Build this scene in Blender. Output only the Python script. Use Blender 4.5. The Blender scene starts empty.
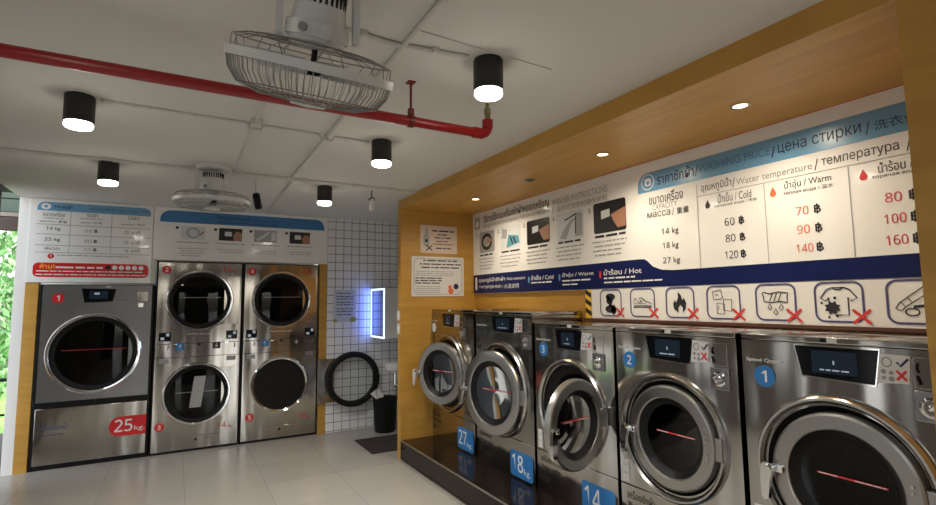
import bpy, bmesh, math, random
from mathutils import Matrix, Vector
from mathutils.geometry import tessellate_polygon
R = math.radians
PI = math.pi
rnd = random.Random(7)
SC = bpy.context.scene
COL = SC.collection

# ------------------------------------------------------------------ materials
MATS = {}
def mat(name, color=(.8, .8, .8), rough=.5, metal=0., spec=.5, emit=None, estr=0., coat=0., alpha=None):
    if name in MATS: return MATS[name]
    m = bpy.data.materials.new(name); m.use_nodes = True
    b = m.node_tree.nodes['Principled BSDF']
    b.inputs['Base Color'].default_value = (*color, 1)
    b.inputs['Roughness'].default_value = rough
    b.inputs['Metallic'].default_value = metal
    b.inputs['Specular IOR Level'].default_value = spec
    b.inputs['Coat Weight'].default_value = coat
    if emit:
        b.inputs['Emission Color'].default_value = (*emit, 1)
        b.inputs['Emission Strength'].default_value = estr
    MATS[name] = m
    return m
def nodes(m): return m.node_tree.nodes, m.node_tree.links, m.node_tree.nodes['Principled BSDF']
def noise_color(m, c1, c2, scale=(3, 3, 3), detail=4, sc=1., bump=0., rough=None):
    n, l, b = nodes(m)
    tc = n.new('ShaderNodeTexCoord'); mp = n.new('ShaderNodeMapping'); mp.inputs['Scale'].default_value = scale
    ns = n.new('ShaderNodeTexNoise'); ns.inputs['Scale'].default_value = sc; ns.inputs['Detail'].default_value = detail
    rp = n.new('ShaderNodeValToRGB'); rp.color_ramp.elements[0].color = (*c1, 1); rp.color_ramp.elements[1].color = (*c2, 1)
    rp.color_ramp.elements[0].position = .35; rp.color_ramp.elements[1].position = .65
    l.new(tc.outputs['Object'], mp.inputs[0]); l.new(mp.outputs[0], ns.inputs['Vector'])
    l.new(ns.outputs['Fac'], rp.inputs[0]); l.new(rp.outputs[0], b.inputs['Base Color'])
    if bump:
        bp = n.new('ShaderNodeBump'); bp.inputs['Strength'].default_value = bump; bp.inputs['Distance'].default_value = .01
        l.new(ns.outputs['Fac'], bp.inputs['Height']); l.new(bp.outputs[0], b.inputs['Normal'])
    return m
def grid_mat(name, tile, offs, c_tile, c_line, lw, rough, axes=(0, 2), var=0., bump=0., specks=None):
    """square tiles with joints: lines where the coordinate wraps"""
    m = mat(name, c_tile, rough)
    n, l, b = nodes(m)
    tc = n.new('ShaderNodeTexCoord'); sp = n.new('ShaderNodeSeparateXYZ'); l.new(tc.outputs['Object'], sp.inputs[0])
    masks = []; cells = []
    for k, ax in enumerate(axes):
        a = n.new('ShaderNodeMath'); a.operation = 'SUBTRACT'; a.inputs[1].default_value = offs[k]
        l.new(sp.outputs[ax], a.inputs[0])
        d = n.new('ShaderNodeMath'); d.operation = 'DIVIDE'; d.inputs[1].default_value = tile; l.new(a.outputs[0], d.inputs[0])
        f = n.new('ShaderNodeMath'); f.operation = 'FRACT'; l.new(d.outputs[0], f.inputs[0])
        pp = n.new('ShaderNodeMath'); pp.operation = 'PINGPONG'; pp.inputs[1].default_value = .5; l.new(f.outputs[0], pp.inputs[0])
        c = n.new('ShaderNodeMath'); c.operation = 'LESS_THAN'; c.inputs[1].default_value = lw / tile / 2; l.new(pp.outputs[0], c.inputs[0])
        masks.append(c)
        fl = n.new('ShaderNodeMath'); fl.operation = 'FLOOR'; l.new(d.outputs[0], fl.inputs[0]); cells.append(fl)
    mx = n.new('ShaderNodeMath'); mx.operation = 'MAXIMUM'; l.new(masks[0].outputs[0], mx.inputs[0]); l.new(masks[1].outputs[0], mx.inputs[1])
    mix = n.new('ShaderNodeMix'); mix.data_type = 'RGBA'; mix.inputs['A'].default_value = (*c_tile, 1); mix.inputs['B'].default_value = (*c_line, 1)
    l.new(mx.outputs[0], mix.inputs['Factor']); l.new(mix.outputs['Result'], b.inputs['Base Color'])
    if var:
        cb = n.new('ShaderNodeCombineXYZ'); l.new(cells[0].outputs[0], cb.inputs[0]); l.new(cells[1].outputs[0], cb.inputs[1])
        wn = n.new('ShaderNodeTexWhiteNoise'); l.new(cb.outputs[0], wn.inputs['Vector'])
        ns = n.new('ShaderNodeTexNoise'); ns.inputs['Scale'].default_value = 2.2; ns.inputs['Detail'].default_value = 6; l.new(tc.outputs['Object'], ns.inputs['Vector'])
        ad = n.new('ShaderNodeMath'); ad.operation = 'ADD'; l.new(wn.outputs['Value'], ad.inputs[0]); l.new(ns.outputs['Fac'], ad.inputs[1])
        mr = n.new('ShaderNodeMapRange'); mr.inputs['From Max'].default_value = 2; mr.inputs['To Min'].default_value = 1 - var; mr.inputs['To Max'].default_value = 1 + var
        l.new(ad.outputs[0], mr.inputs['Value'])
        vm = n.new('ShaderNodeVectorMath'); vm.operation = 'SCALE'; vm.inputs[0].default_value = c_tile; l.new(mr.outputs[0], vm.inputs['Scale'])
        l.new(vm.outputs[0], mix.inputs['A'])
    return m
def steel(name, col, rough, aniso, bump, scale=(1.6, 1.6, .35)):
    m = mat(name, col, rough, 1.)
    n, l, b = nodes(m)
    tc = n.new('ShaderNodeTexCoord'); mp = n.new('ShaderNodeMapping'); mp.inputs['Scale'].default_value = scale
    ns = n.new('ShaderNodeTexNoise'); ns.inputs['Scale'].default_value = 2.2; ns.inputs['Detail'].default_value = 1.5
    bp = n.new('ShaderNodeBump'); bp.inputs['Strength'].default_value = bump; bp.inputs['Distance'].default_value = .05
    l.new(tc.outputs['Object'], mp.inputs[0]); l.new(mp.outputs[0], ns.inputs['Vector']); l.new(ns.outputs['Fac'], bp.inputs['Height'])
    l.new(bp.outputs[0], b.inputs['Normal'])
    b.inputs['Anisotropic'].default_value = aniso
    mp2 = n.new('ShaderNodeMapping'); mp2.inputs['Scale'].default_value = (2, 2, 120)
    n2 = n.new('ShaderNodeTexNoise'); n2.inputs['Scale'].default_value = 1.; n2.inputs['Detail'].default_value = 2
    mr = n.new('ShaderNodeMapRange'); mr.inputs['To Min'].default_value = rough * .92; mr.inputs['To Max'].default_value = rough * 1.1
    l.new(tc.outputs['Object'], mp2.inputs[0]); l.new(mp2.outputs[0], n2.inputs['Vector']); l.new(n2.outputs['Fac'], mr.inputs['Value'])
    l.new(mr.outputs[0], b.inputs['Roughness'])
    return m
def glass(name, tint, refl=1.32):
    m = bpy.data.materials.new(name); m.use_nodes = True
    n, l = m.node_tree.nodes, m.node_tree.links; n.clear()
    o = n.new('ShaderNodeOutputMaterial'); t = n.new('ShaderNodeBsdfTransparent'); t.inputs[0].default_value = (*tint, 1)
    g = n.new('ShaderNodeBsdfGlossy'); g.inputs['Roughness'].default_value = .02; g.inputs[0].default_value = (.9, .9, .9, 1)
    f = n.new('ShaderNodeFresnel'); f.inputs[0].default_value = refl
    mx = n.new('ShaderNodeMixShader'); l.new(f.outputs[0], mx.inputs[0]); l.new(t.outputs[0], mx.inputs[1]); l.new(g.outputs[0], mx.inputs[2])
    l.new(mx.outputs[0], o.inputs[0]); MATS[name] = m
    return m

M_CEIL = mat('ceiling_paint', (.68, .67, .64), .9)
M_WHITE = mat('white_paint', (.72, .71, .69), .7)
M_WOOD = noise_color(mat('honey_plywood', (.45, .23, .05), .42), (.45, .235, .040), (.53, .29, .055), (1.2, 1.2, 9), 5, 2.)
M_WOODH = noise_color(mat('honey_plywood_soffit', (.45, .23, .05), .42), (.45, .235, .040), (.53, .29, .055), (9, 1.0, 1.2), 5, 2.)
M_WALLD = noise_color(mat('dark_wall_panel', (.10, .085, .07), .6), (.085, .075, .062), (.12, .10, .085), (1, 1, 1), 4, 3)
M_TILE = grid_mat('wall_tile', .1, (1.83, 2.515), (.80, .81, .84), (.07, .075, .10), .006, .2, (0, 2))
M_FLOOR = grid_mat('floor_tile', .605, (.368, -.875), (.325, .31, .28), (.235, .225, .20), .005, .2, (0, 1), var=.10)
M_STEEL = steel('brushed_steel', (.45, .44, .415), .11, .3, .30)
M_STEELD = steel('brushed_steel_dryer', (.46, .435, .40), .11, .3, .26)
M_DARKSTEEL = steel('dark_steel', (.30, .30, .31), .28, .4, .05)
M_CHROME = mat('chrome', (.78, .78, .78), .08, 1.)
M_SATIN = mat('satin_metal', (.50, .49, .47), .24, 1.)
M_DOOR = mat('door_satin_metal', (.40, .39, .37), .30, 1.)
M_GLASSD = glass('dryer_glass', (.34, .34, .33))
M_DRUMD = mat('dryer_drum', (.26, .245, .225), .42, 1.)
def perforate(m, c, h, sc):
    n, l, b = nodes(m)
    tc = n.new('ShaderNodeTexCoord'); v = n.new('ShaderNodeTexVoronoi'); v.inputs['Scale'].default_value = sc; v.inputs['Randomness'].default_value = .15
    rp = n.new('ShaderNodeValToRGB'); rp.color_ramp.elements[0].position = .22; rp.color_ramp.elements[1].position = .30
    rp.color_ramp.elements[0].color = (*h, 1); rp.color_ramp.elements[1].color = (*c, 1)
    l.new(tc.outputs['Object'], v.inputs['Vector']); l.new(v.outputs['Distance'], rp.inputs[0]); l.new(rp.outputs[0], b.inputs['Base Color'])
perforate(M_DRUMD, (.30, .255, .21), (.05, .045, .04), 30)
M_DRUM = mat('drum_metal', (.075, .07, .066), .42, 1.)
M_BLACK = mat('black_plastic', (.008, .008, .009), .4, spec=.2)
M_RUBBER = mat('black_rubber', (.009, .009, .010), .6, spec=.25)
M_SCREEN = mat('screen_glass', (.004, .005, .007), .12, spec=.2)
M_LCD = mat('lcd_glow', (.004, .008, .016), .3, spec=.2, emit=(.03, .06, .10), estr=.12)
M_LCDW = mat('lcd_white', (.5, .6, .7), .2, emit=(.6, .75, .9), estr=.15)
M_GLASS = glass('door_glass', (.09, .09, .095))
M_CLEAR = glass('clear_glass', (.86, .88, .88))
M_BOARD = mat('sign_white', (.84, .84, .83), .16, coat=.3)
M_PAPER = mat('paper_white', (.66, .66, .66), .5)
M_BAND = mat('sign_blue', (.16, .36, .58), .25)
M_BANDD = mat('sign_blue_dark', (.05, .19, .42), .2)
M_NAVY = mat('sign_navy', (.006, .012, .085), .3, spec=.25)
M_INK = mat('ink_dark', (.018, .018, .025), .5)
M_INKN = mat('ink_navy', (.010, .016, .07), .5)
M_GREY = mat('ink_grey', (.28, .28, .29), .5)
M_LINEG = mat('ink_line', (.34, .34, .34), .5)
M_RED = mat('sign_red', (.62, .015, .02), .3)
M_INKR = mat('ink_red', (.60, .03, .04), .5)
M_ORANGE = mat('ink_orange', (.75, .16, .06), .5)
M_YEL = mat('ink_yellow', (.85, .52, .05), .5)
M_WTXT = mat('ink_white', (.80, .80, .80), .4)
M_STKB = mat('sticker_blue', (.03, .19, .50), .35)
M_PIPE = mat('red_pipe_paint', (.30, .008, .010), .3)
M_BRASS = mat('brass', (.30, .26, .16), .35, 1.)
M_PVC = mat('white_pvc', (.62, .61, .58), .4)
M_FANW = mat('fan_white', (.62, .63, .62), .35)
M_WIRE = mat('fan_wire', (.28, .28, .27), .35, .8)
M_BLADE = mat('fan_blade', (.48, .50, .50), .35)
M_LAMPB = mat('lamp_black', (.014, .013, .012), .45)
M_LAMPE = mat('lamp_emit', (1, 1, 1), .5, emit=(1, .93, .80), estr=22)
M_SPOTE = mat('spot_emit', (1, 1, 1), .5, emit=(1, .74, .40), estr=12)
M_GRAN = noise_color(mat('dark_granite', (.02, .012, .01), .10, spec=.3), (.006, .004, .0035), (.016, .010, .008), (1, 1, 1), 6, 30)
M_EDGE = mat('edge_trim_alu', (.55, .52, .48), .3, 1.)
M_MAT = noise_color(mat('doormat_dark', (.02, .013, .01), .95), (.012, .008, .007), (.03, .02, .016), (1, 1, 1), 3, 120)
M_BIN = mat('bin_black', (.004, .005, .005), .6, spec=.2)
M_PORC = mat('porcelain', (.75, .76, .78), .15)
M_MIRROR = mat('mirror', (.42, .44, .48), .03, 1.)
M_LED = mat('led_blue_white', (1, 1, 1), .5, emit=(.50, .70, 1.), estr=1.7)
M_CABW = mat('cabinet_white', (.62, .65, .70), .4)
M_SKIN = mat('print_skin', (.40, .20, .13), .5)
M_PBLK = mat('print_black', (.012, .012, .014), .3)
M_PGREY = mat('print_grey', (.36, .37, .38), .4)
M_PLGT = mat('print_light', (.62, .66, .68), .4)
M_PTEAL = mat('print_teal', (.10, .30, .38), .4)
M_BROWN = noise_color(mat('outdoor_beam_brown', (.06, .03, .02), .6), (.022, .010, .007), (.04, .02, .014), (1, 9, 9), 3, 3)
M_AWN = mat('awning_dark', (.03, .045, .038), .7)
M_LEAF = noise_color(mat('hedge_leaf', (.16, .34, .08), .6), (.16, .38, .13), (.34, .55, .27), (1, 1, 1), 2, 9)
M_LAWN = noise_color(mat('lawn', (.16, .36, .07), .9), (.13, .33, .05), (.24, .46, .11), (1, 1, 1), 5, 5)
M_PAVE = mat('outdoor_paving', (.35, .34, .32), .8)
M_TAPEK = mat('tape_black', (.015, .015, .015), .5)
M_PURPLE = mat('icon_purple', (.075, .07, .20), .5)
M_XRED = mat('cross_red', (.66, .035, .035), .5)

# ------------------------------------------------------------------ mesh builder
class MB:
    def __init__(s, off=(0, 0, 0), M=None):
        s.v = []; s.f = []; s.off = Vector(off); s.M = M; s.cut = []
    def add(s, vs, fs, M=None):
        k = len(s.v)
        for p in vs:
            p = Vector(p)
            if M is not None: p = M @ p
            if s.M is not None: p = s.M @ p
            s.v.append(tuple(p + s.off))
        s.f += [tuple(i + k for i in f) for f in fs]
        return s
    def box(s, x0, x1, y0, y1, z0, z1, bev=0., M=None, seg=2):
        bm = bmesh.new(); bmesh.ops.create_cube(bm, size=1)
        for v in bm.verts:
            v.co = ((x0 + x1) / 2 + v.co.x * (x1 - x0), (y0 + y1) / 2 + v.co.y * (y1 - y0), (z0 + z1) / 2 + v.co.z * (z1 - z0))
        if bev: bmesh.ops.bevel(bm, geom=bm.edges[:], offset=bev, segments=seg, affect='EDGES', profile=.5)
        bm.verts.index_update()
        s.add([v.co.copy() for v in bm.verts], [tuple(v.index for v in f.verts) for f in bm.faces], M); bm.free()
        return s
    def lathe(s, prof, axis='Y', c=(0, 0, 0), n=48, M=None, closed=False, caps=False):
        """prof = list of (radius, along axis)"""
        vs = []; m = len(prof)
        for i in range(n):
            a = 2 * PI * i / n; ca, sa = math.cos(a), math.sin(a)
            for r, h in prof:
                if axis == 'Y': p = (r * ca, h, r * sa)
                elif axis == 'Z': p = (r * ca, r * sa, h)
                else: p = (h, r * ca, r * sa)
                vs.append((p[0] + c[0], p[1] + c[1], p[2] + c[2]))
        fs = []
        for i in range(n):
            j = (i + 1) % n
            for k in range(m if closed else m - 1):
                q = (k + 1) % m
                fs.append((i * m + k, j * m + k, j * m + q, i * m + q))
        if caps:
            fs.append(tuple(i * m for i in range(n))); fs.append(tuple(i * m + m - 1 for i in range(n))[::-1])
        return s.add(vs, fs, M)
    def tube(s, pts, r, n=8, closed=False, M=None, caps=True):
        pts = [Vector(p) for p in pts]; N = len(pts); vs = []; fs = []
        up = None
        for i in range(N):
            a = pts[i - 1] if (i > 0 or closed) else pts[i]
            b = pts[(i + 1) % N] if (i < N - 1 or closed) else pts[i]
            t = (b - a).normalized()
            if up is None:
                up = Vector((0, 0, 1)) if abs(t.z) < .9 else Vector((1, 0, 0))
            u = (up - t * up.dot(t))
            if u.length < 1e-6: u = t.orthogonal()
            u.normalize(); w = t.cross(u); up = u
            for k in range(n):
                an = 2 * PI * k / n; vs.append(pts[i] + (u * math.cos(an) + w * math.sin(an)) * r)
        for i in range(N if closed else N - 1):
            j = (i + 1) % N
            for k in range(n):
                q = (k + 1) % n; fs.append((i * n + k, i * n + q, j * n + q, j * n + k))
        if caps and not closed:
            fs.append(tuple(range(n))[::-1]); fs.append(tuple((N - 1) * n + k for k in range(n)))
        return s.add(vs, fs, M)
    def prism(s, poly, y0, y1, M=None):
        """poly in (x, z), extruded along y"""
        n = len(poly)
        vs = [(x, y0, z) for x, z in poly] + [(x, y1, z) for x, z in poly]
        fs = [tuple(range(n)), tuple(range(2 * n - 1, n - 1, -1))] + [(i, i + n, (i + 1) % n + n, (i + 1) % n) for i in range(n)]
        return s.add(vs, fs, M)
    def flat(s, poly, y):
        """filled flat outline in (x, z) facing -y"""
        tri = tessellate_polygon([[Vector((x, z, 0)) for x, z in poly]])
        return s.add([(x, y, z) for x, z in poly], [tuple(t) for t in tri])
    def rect(s, x0, x1, z0, z1, y):
        return s.add([(x0, y, z0), (x1, y, z0), (x1, y, z1), (x0, y, z1)], [(0, 1, 2, 3)])
    def disc(s, cx, cz, r, y, n=32, rz=None):
        rz = rz or r
        return s.add([(cx + r * math.cos(2 * PI * i / n), y, cz + rz * math.sin(2 * PI * i / n)) for i in range(n)], [tuple(range(n))])
    def stroke(s, path, w, y, closed=False):
        P = [Vector((p[0], p[1])) for p in path]; N = len(P); vs = []; fs = []
        for i in range(N):
            a = P[i - 1] if (i > 0 or closed) else P[i]; b = P[(i + 1) % N] if (i < N - 1 or closed) else P[i]
            t = (b - a); t = t.normalized() if t.length else Vector((1, 0)); nn = Vector((-t.y, t.x)) * (w / 2)
            vs += [(P[i].x + nn.x, y, P[i].y + nn.y), (P[i].x - nn.x, y, P[i].y - nn.y)]
        for i in range(N if closed else N - 1):
            j = (i + 1) % N; fs.append((2 * i, 2 * i + 1, 2 * j + 1, 2 * j))
        return s.add(vs, fs)
    def text(s, body, x0, x1, z0, z1, y, bold=0., cut=True):
        if cut: s.cut.append((len(s.v), len(s.f)))
        body = ''.join(chr(0x1D7E2 + ord(q) - 48) if q.isdigit() else q for q in body)
        tris = glyphs(body, bold)
        if not tris: return s
        vs, fs, bb = tris
        sx = (x1 - x0) / max(bb[1] - bb[0], 1e-6); sz = (z1 - z0) / max(bb[3] - bb[2], 1e-6)
        return s.add([(x0 + (p[0] - bb[0]) * sx, y, z0 + (p[1] - bb[2]) * sz) for p in vs], fs)
    def words(s, x0, x1, z0, z1, y):
        """a line of print too small to read: short dashes"""
        x = x0; h = z1 - z0
        while x < x1 - h:
            w = min(rnd.uniform(1.2, 6) * h, x1 - x)
            s.rect(x, x + w, z0 + h * .2, z1 - h * .2, y); x += w + h * .6
        return s
    def build(s, name, m, parent=None, label=None, smooth=True, ang=20, loc=None, rot=None):
        if len(s.cut) > 1 and parent is not None:              # every line of lettering is a part of its own
            ends = s.cut[1:] + [(len(s.v), len(s.f))]; o = None
            for (v0, f0), (v1, f1) in zip([(0, 0)] + s.cut[1:], ends):
                q = MB(); q.v = s.v[v0:v1]; q.f = [tuple(i - v0 for i in f) for f in s.f[f0:f1]]
                if q.f: o = q.build(name, m, parent, label, smooth, ang, loc, rot)
            return o
        me = bpy.data.meshes.new(name); me.from_pydata(s.v, [], s.f); me.validate()
        bm = bmesh.new(); bm.from_mesh(me); bmesh.ops.recalc_face_normals(bm, faces=bm.faces[:])
        if s.v and max(p[1] for p in s.v) - min(p[1] for p in s.v) < .0015:      # flat print and sheet faces look out of the wall
            bm.normal_update()
            fl = [f for f in bm.faces if f.normal.y > 0]
            if fl: bmesh.ops.reverse_faces(bm, faces=fl)
        bm.to_mesh(me); bm.free()
        if smooth:
            me.polygons.foreach_set('use_smooth', [True] * len(me.polygons)); me.set_sharp_from_angle(angle=R(ang))
        me.materials.append(m)
        o = bpy.data.objects.new(name, me); COL.objects.link(o)
        if parent: o.parent = parent
        if loc: o.location = loc
        if rot: o.rotation_euler = rot
        if label: o['label'] = label
        return o

_G = {}
def glyphs(body, bold=0.):
    key = (body, bold)
    if key in _G: return _G[key]
    c = bpy.data.curves.new('t', 'FONT'); c.body = body; c.size = 1.; c.resolution_u = 3; c.fill_mode = 'NONE'; c.offset = 0
    o = bpy.data.objects.new('t', c); COL.objects.link(o)
    dg = bpy.context.evaluated_depsgraph_get()
    me = bpy.data.meshes.new_from_object(o.evaluated_get(dg))
    V = [Vector((v.co.x, v.co.y)) for v in me.vertices]
    nb = {}
    for e in me.edges:
        a, b = e.vertices; nb.setdefault(a, []).append(b); nb.setdefault(b, []).append(a)
    # follow vertex order inside each loop: loops are consecutive
    seen = set(); loops = []
    for st in range(len(V)):
        if st in seen or st not in nb: continue
        loop = [st]; seen.add(st); cur = st
        while True:
            nx = [q for q in nb[cur] if q not in seen]
            if not nx: break
            nx = min(nx); 
            if len(loop) == 1: nx = min(q for q in nb[cur] if q not in seen)
            loop.append(nx); seen.add(nx); cur = nx
        if len(loop) > 2: loops.append([V[i] for i in loop])
    bpy.data.objects.remove(o); bpy.data.curves.remove(c); bpy.data.meshes.remove(me)
    def area(P): return sum(P[i].x * P[(i + 1) % len(P)].y - P[(i + 1) % len(P)].x * P[i].y for i in range(len(P))) / 2
    def inside(p, P):
        r = False; j = len(P) - 1
        for i in range(len(P)):
            if (P[i].y > p.y) != (P[j].y > p.y) and p.x < (P[j].x - P[i].x) * (p.y - P[i].y) / (P[j].y - P[i].y) + P[i].x: r = not r
            j = i
        return r
    if not loops:
        _G[key] = None; return None
    A = [area(P) for P in loops]
    ext = sorted((min(p.x for p in P), max(p.x for p in P), i) for i, P in enumerate(loops))
    sgn = [1] * len(loops); cur = []; hi = -1e9
    def flush(cl):
        if not cl: return
        b = max(cl, key=lambda i: abs(A[i])); q = 1 if A[b] > 0 else -1
        for i in cl: sgn[i] = q
    for a0, a1, i in ext:                       # contours that overlap sideways come from one font and share a winding
        if a0 > hi + .002: flush(cur); cur = []
        cur.append(i); hi = max(hi, a1)
    flush(cur)
    outs = [i for i in range(len(A)) if A[i] * sgn[i] > 0]; holes = [i for i in range(len(A)) if A[i] * sgn[i] < 0]
    if bold:
        def grow(P, d, sg):
            Q = []
            for i in range(len(P)):
                t = (P[(i + 1) % len(P)] - P[i - 1]); t = t.normalized() if t.length else Vector((1, 0))
                Q.append(P[i] + Vector((t.y, -t.x)) * d * sg)
            return Q
        loops = [grow(P, bold, sgn[i]) for i, P in enumerate(loops)]
    vs = []; fs = []
    hol = {i: [] for i in outs}
    for h in holes:
        cand = [i for i in outs if inside(loops[h][0], loops[i])]
        if cand: hol[min(cand, key=lambda i: abs(A[i]))].append(h)
    for i in outs:
        pl = [loops[i]] + [loops[h] for h in hol[i]]
        try: tri = tessellate_polygon([[Vector((p.x, p.y, 0)) for p in P] for P in pl])
        except Exception: continue
        k = len(vs); vs += [(p.x, p.y) for P in pl for p in P]; fs += [tuple(q + k for q in t) for t in tri]
    xs = [p[0] for p in vs]; ys = [p[1] for p in vs]
    _G[key] = (vs, fs, (min(xs), max(xs), min(ys), max(ys)))
    return _G[key]

def rrect(x0, x1, z0, z1, r, n=6, corners='abcd'):
    """a = lower left, b = lower right, c = upper right, d = upper left are rounded"""
    P = []
    for key, cx, cz, a0 in (('a', x0 + r, z0 + r, PI), ('b', x1 - r, z0 + r, 1.5 * PI), ('c', x1 - r, z1 - r, 0), ('d', x0 + r, z1 - r, .5 * PI)):
        if key in corners:
            for i in range(n + 1):
                a = a0 + .5 * PI * i / n; P.append((cx + r * math.cos(a), cz + r * math.sin(a)))
        else:
            P.append({'a': (x0, z0), 'b': (x1, z0), 'c': (x1, z1), 'd': (x0, z1)}[key])
    return P
def panel_hole(mb, x0, x1, z0, z1, cx, cz, r, y, n=64):
    """flat steel front with a round opening"""
    an = [2 * PI * i / n for i in range(n)] + [math.atan2(z - cz, x - cx) % (2 * PI) for x in (x0, x1) for z in (z0, z1)]
    an = sorted(an); I = []; O = []
    for a in an:
        c, s_ = math.cos(a), math.sin(a)
        t = min(((x1 - cx) / c if c > 1e-9 else 1e9), ((x0 - cx) / c if c < -1e-9 else 1e9), ((z1 - cz) / s_ if s_ > 1e-9 else 1e9), ((z0 - cz) / s_ if s_ < -1e-9 else 1e9))
        I.append((cx + r * c, y, cz + r * s_)); O.append((cx + t * c, y, cz + t * s_))
    N = len(an)
    B = [(p[0], y + .012, p[2]) for p in I]                      # folded-in edge of the opening
    mb.add(I + O + B, [(i, (i + 1) % N, N + (i + 1) % N, N + i) for i in range(N)] + [(i, 2 * N + i, 2 * N + (i + 1) % N, (i + 1) % N) for i in range(N)])
    return mb

def tag(o, label, cat, group=None, kind=None):
    o['label'] = label; o['category'] = cat
    if group: o['group'] = group
    if kind: o['kind'] = kind
    return o
def thing(name, label, cat, loc=(0, 0, 0), rz=0., group=None):
    o = bpy.data.objects.new(name, None); COL.objects.link(o); o.empty_display_size = .1
    o.location = loc; o.rotation_euler = (0, 0, rz)
    return tag(o, label, cat, group)
def struct(name, mb, m, smooth=False):
    o = mb.build(name, m, smooth=smooth); o['kind'] = 'structure'; return o

# ------------------------------------------------------------------ room constants
HC, ZS = 2.571, 2.467            # ceiling, soffit underside
XW, XR, XP = 2.556, 3.068, 2.207 # washer fronts, sign wall, plinth front
ZP = .185
YF, YN = -1.352, -5.59           # far / near partition
YB = -9.0

# ------------------------------------------------------------------ shell
struct('floor', MB().box(-1.08, 3.2, YB, 1.1, -.1, 0), M_FLOOR)
cb = MB().box(-1.08, 3.2, YB, -1.82, HC, HC + .12); cb.box(-1.08, 3.2, -1.82, 1.1, HC - .012, HC + .12)
struct('ceiling', cb, M_CEIL)
wb = MB().box(1.83, 2.83, 0, .1, 0, HC - .012)
struct('wall_back', wb, M_TILE)
struct('wall_back_upper', MB().box(-1.075, 1.83, .004, .1, 1.99, HC - .012).box(-1.075, .05, .004, .1, 1.745, 1.99), M_WHITE)
struct('wall_left', MB().box(-1.075, -.992, 0, .25, 0, HC - .012), M_WHITE)
struct('trim_1', MB().box(-.992, -.893, 0, .1, 0, 1.745), M_WOOD)
struct('trim_2', MB().box(1.742, 1.83, 0, .1, 0, 1.99), M_WOOD)
struct('wall_niche', MB().box(-1.075, 1.9, 1.0, 1.1, 0, HC - .012), M_WHITE)
struct('wall_nook', MB().box(2.75, 2.85, YF, 0, 0, HC - .012), M_WHITE)
struct('wall_right', MB().box(XR, XR + .1, YN, YF - .08, 0, HC), M_WOOD)
struct('wall_far_partition', MB().box(XP - .002, XR + .1, YF - .08, YF, 0, ZS), M_WOOD)
struct('wall_near_partition', MB().box(2.215, XR + .1, -5.95, YN, 0, HC), M_WOOD)
struct('ceiling_soffit', MB().box(2.211, XR + .1, YN, YF, ZS, HC), M_WOODH)
struct('trim_3', MB().box(XP, XR, YN, YF - .08, 0, ZP).box(XP - .0, XP + .09, YF - .08, YF, 0, .001), M_GRAN)
struct('trim_4', MB().box(XP - .004, XP + .006, YN, YF - .08, ZP - .007, ZP + .002), M_EDGE)
struct('trim_6', MB().box(XR - .035, XR - .0005, YN, -3.17, 1.370, 1.3855), mat('ledge_brown', (.09, .03, .018), .5))
struct('trim_5', MB().box(XP - .006, XP, YN, YF - .08, 0, .012), M_EDGE)
# shop side behind the camera: unseen dark wall, slots shaped for reflections in the steel
wr = MB()
wr.box(-1.08, -.58, YB - .15, YB, 0, HC); wr.box(-.2, 1.35, YB - .15, YB, 0, HC); wr.box(1.95, 3.2, YB - .15, YB, 0, HC); wr.box(-.58, -.2, YB - .15, YB, 2.2, HC); wr.box(1.35, 1.95, YB - .15, YB, 2.2, HC)
struct('wall_rear', wr, M_WALLD)
struct('wall_right_rear', MB().box(XR, XR + .1, YB, -5.95, 0, HC), M_WALLD)
wl = MB()
GAPS = [(-2.05, -1.80), (-3.0, -2.82), (-3.9, -3.66), (-5.0, -4.82), (-6.3, -5.95), (-8.0, -7.3)]     # unseen tall slots, shaped to reflect as bright streaks in the washers
edge = -.53
for a, b in GAPS:
    wl.box(-1.2, -1.085, b, edge, 0, HC); wl.box(-1.2, -1.085, a, b, 2.25, HC); wl.box(-1.2, -1.085, a, b, 0, .08); edge = a
wl.box(-1.2, -1.085, YB, edge, 0, HC)
struct('wall_left_front', wl, M_WALLD)

# ------------------------------------------------------------------ outdoors (partly seen past the left wall)
struct('ground_lawn', MB().box(-4.4, -1.4, 2.2, 9, -.2, -.06), M_LAWN)
struct('ground_paving', MB().box(-14, -5, -14, 2.2, -.1, -.02).box(-5, -1.085, -14, -.7, -.1, -.02).box(-14, -4.4, 2.2, 14, -.1, -.02), M_PAVE)
struct('ground_reflection_dimmer', MB().box(-5, -1.085, -.7, 2.2, -.1, -.022), mat('added_dark_ground', (.05, .05, .048), .9))  # dark ground patch added to dim what the washer door glass reflects
struct('ground_front', MB().box(-1.08, 10, -20, YB - .16, -.1, -.02), M_PAVE)
aw = thing('awning', 'dark green awning above the shop opening at the left edge', 'awning', (-2.2, 1.2, 2.6))
MB().add([(-2, -1.05, .50), (1.1, -1.05, .50), (1.1, 1.6, .10), (-2, 1.6, .10), (-2, -1.05, .54), (1.1, -1.05, .54), (1.1, 1.6, .14), (-2, 1.6, .14)],
         [(0, 1, 2, 3), (4, 5, 6, 7), (0, 1, 5, 4), (1, 2, 6, 5), (2, 3, 7, 6), (3, 0, 4, 7)]).build('sheet', M_AWN, aw, smooth=False)
struct('wall_reflection_blocker', MB().box(-7.2, -7, 2.3, 13, -.1, 2.68), M_WALLD)  # unseen dark wall added to keep bright outdoors out of the washers' reflections
a2 = MB()
for k in range(4): a2.box(-2, 1.1, -.9 + .55 * k, -.86 + .55 * k, .42 - .082 * k, .46 - .082 * k)
a2.build('batten', M_AWN, aw, smooth=False)
MB().box(-2, 1.1, -.55, -.53, -.10, .03).box(-2, 1.1, -.55, -.53, .045, .10).build('valance', mat('valance_greygreen', (.06, .085, .07), .7), aw, smooth=False)
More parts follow.
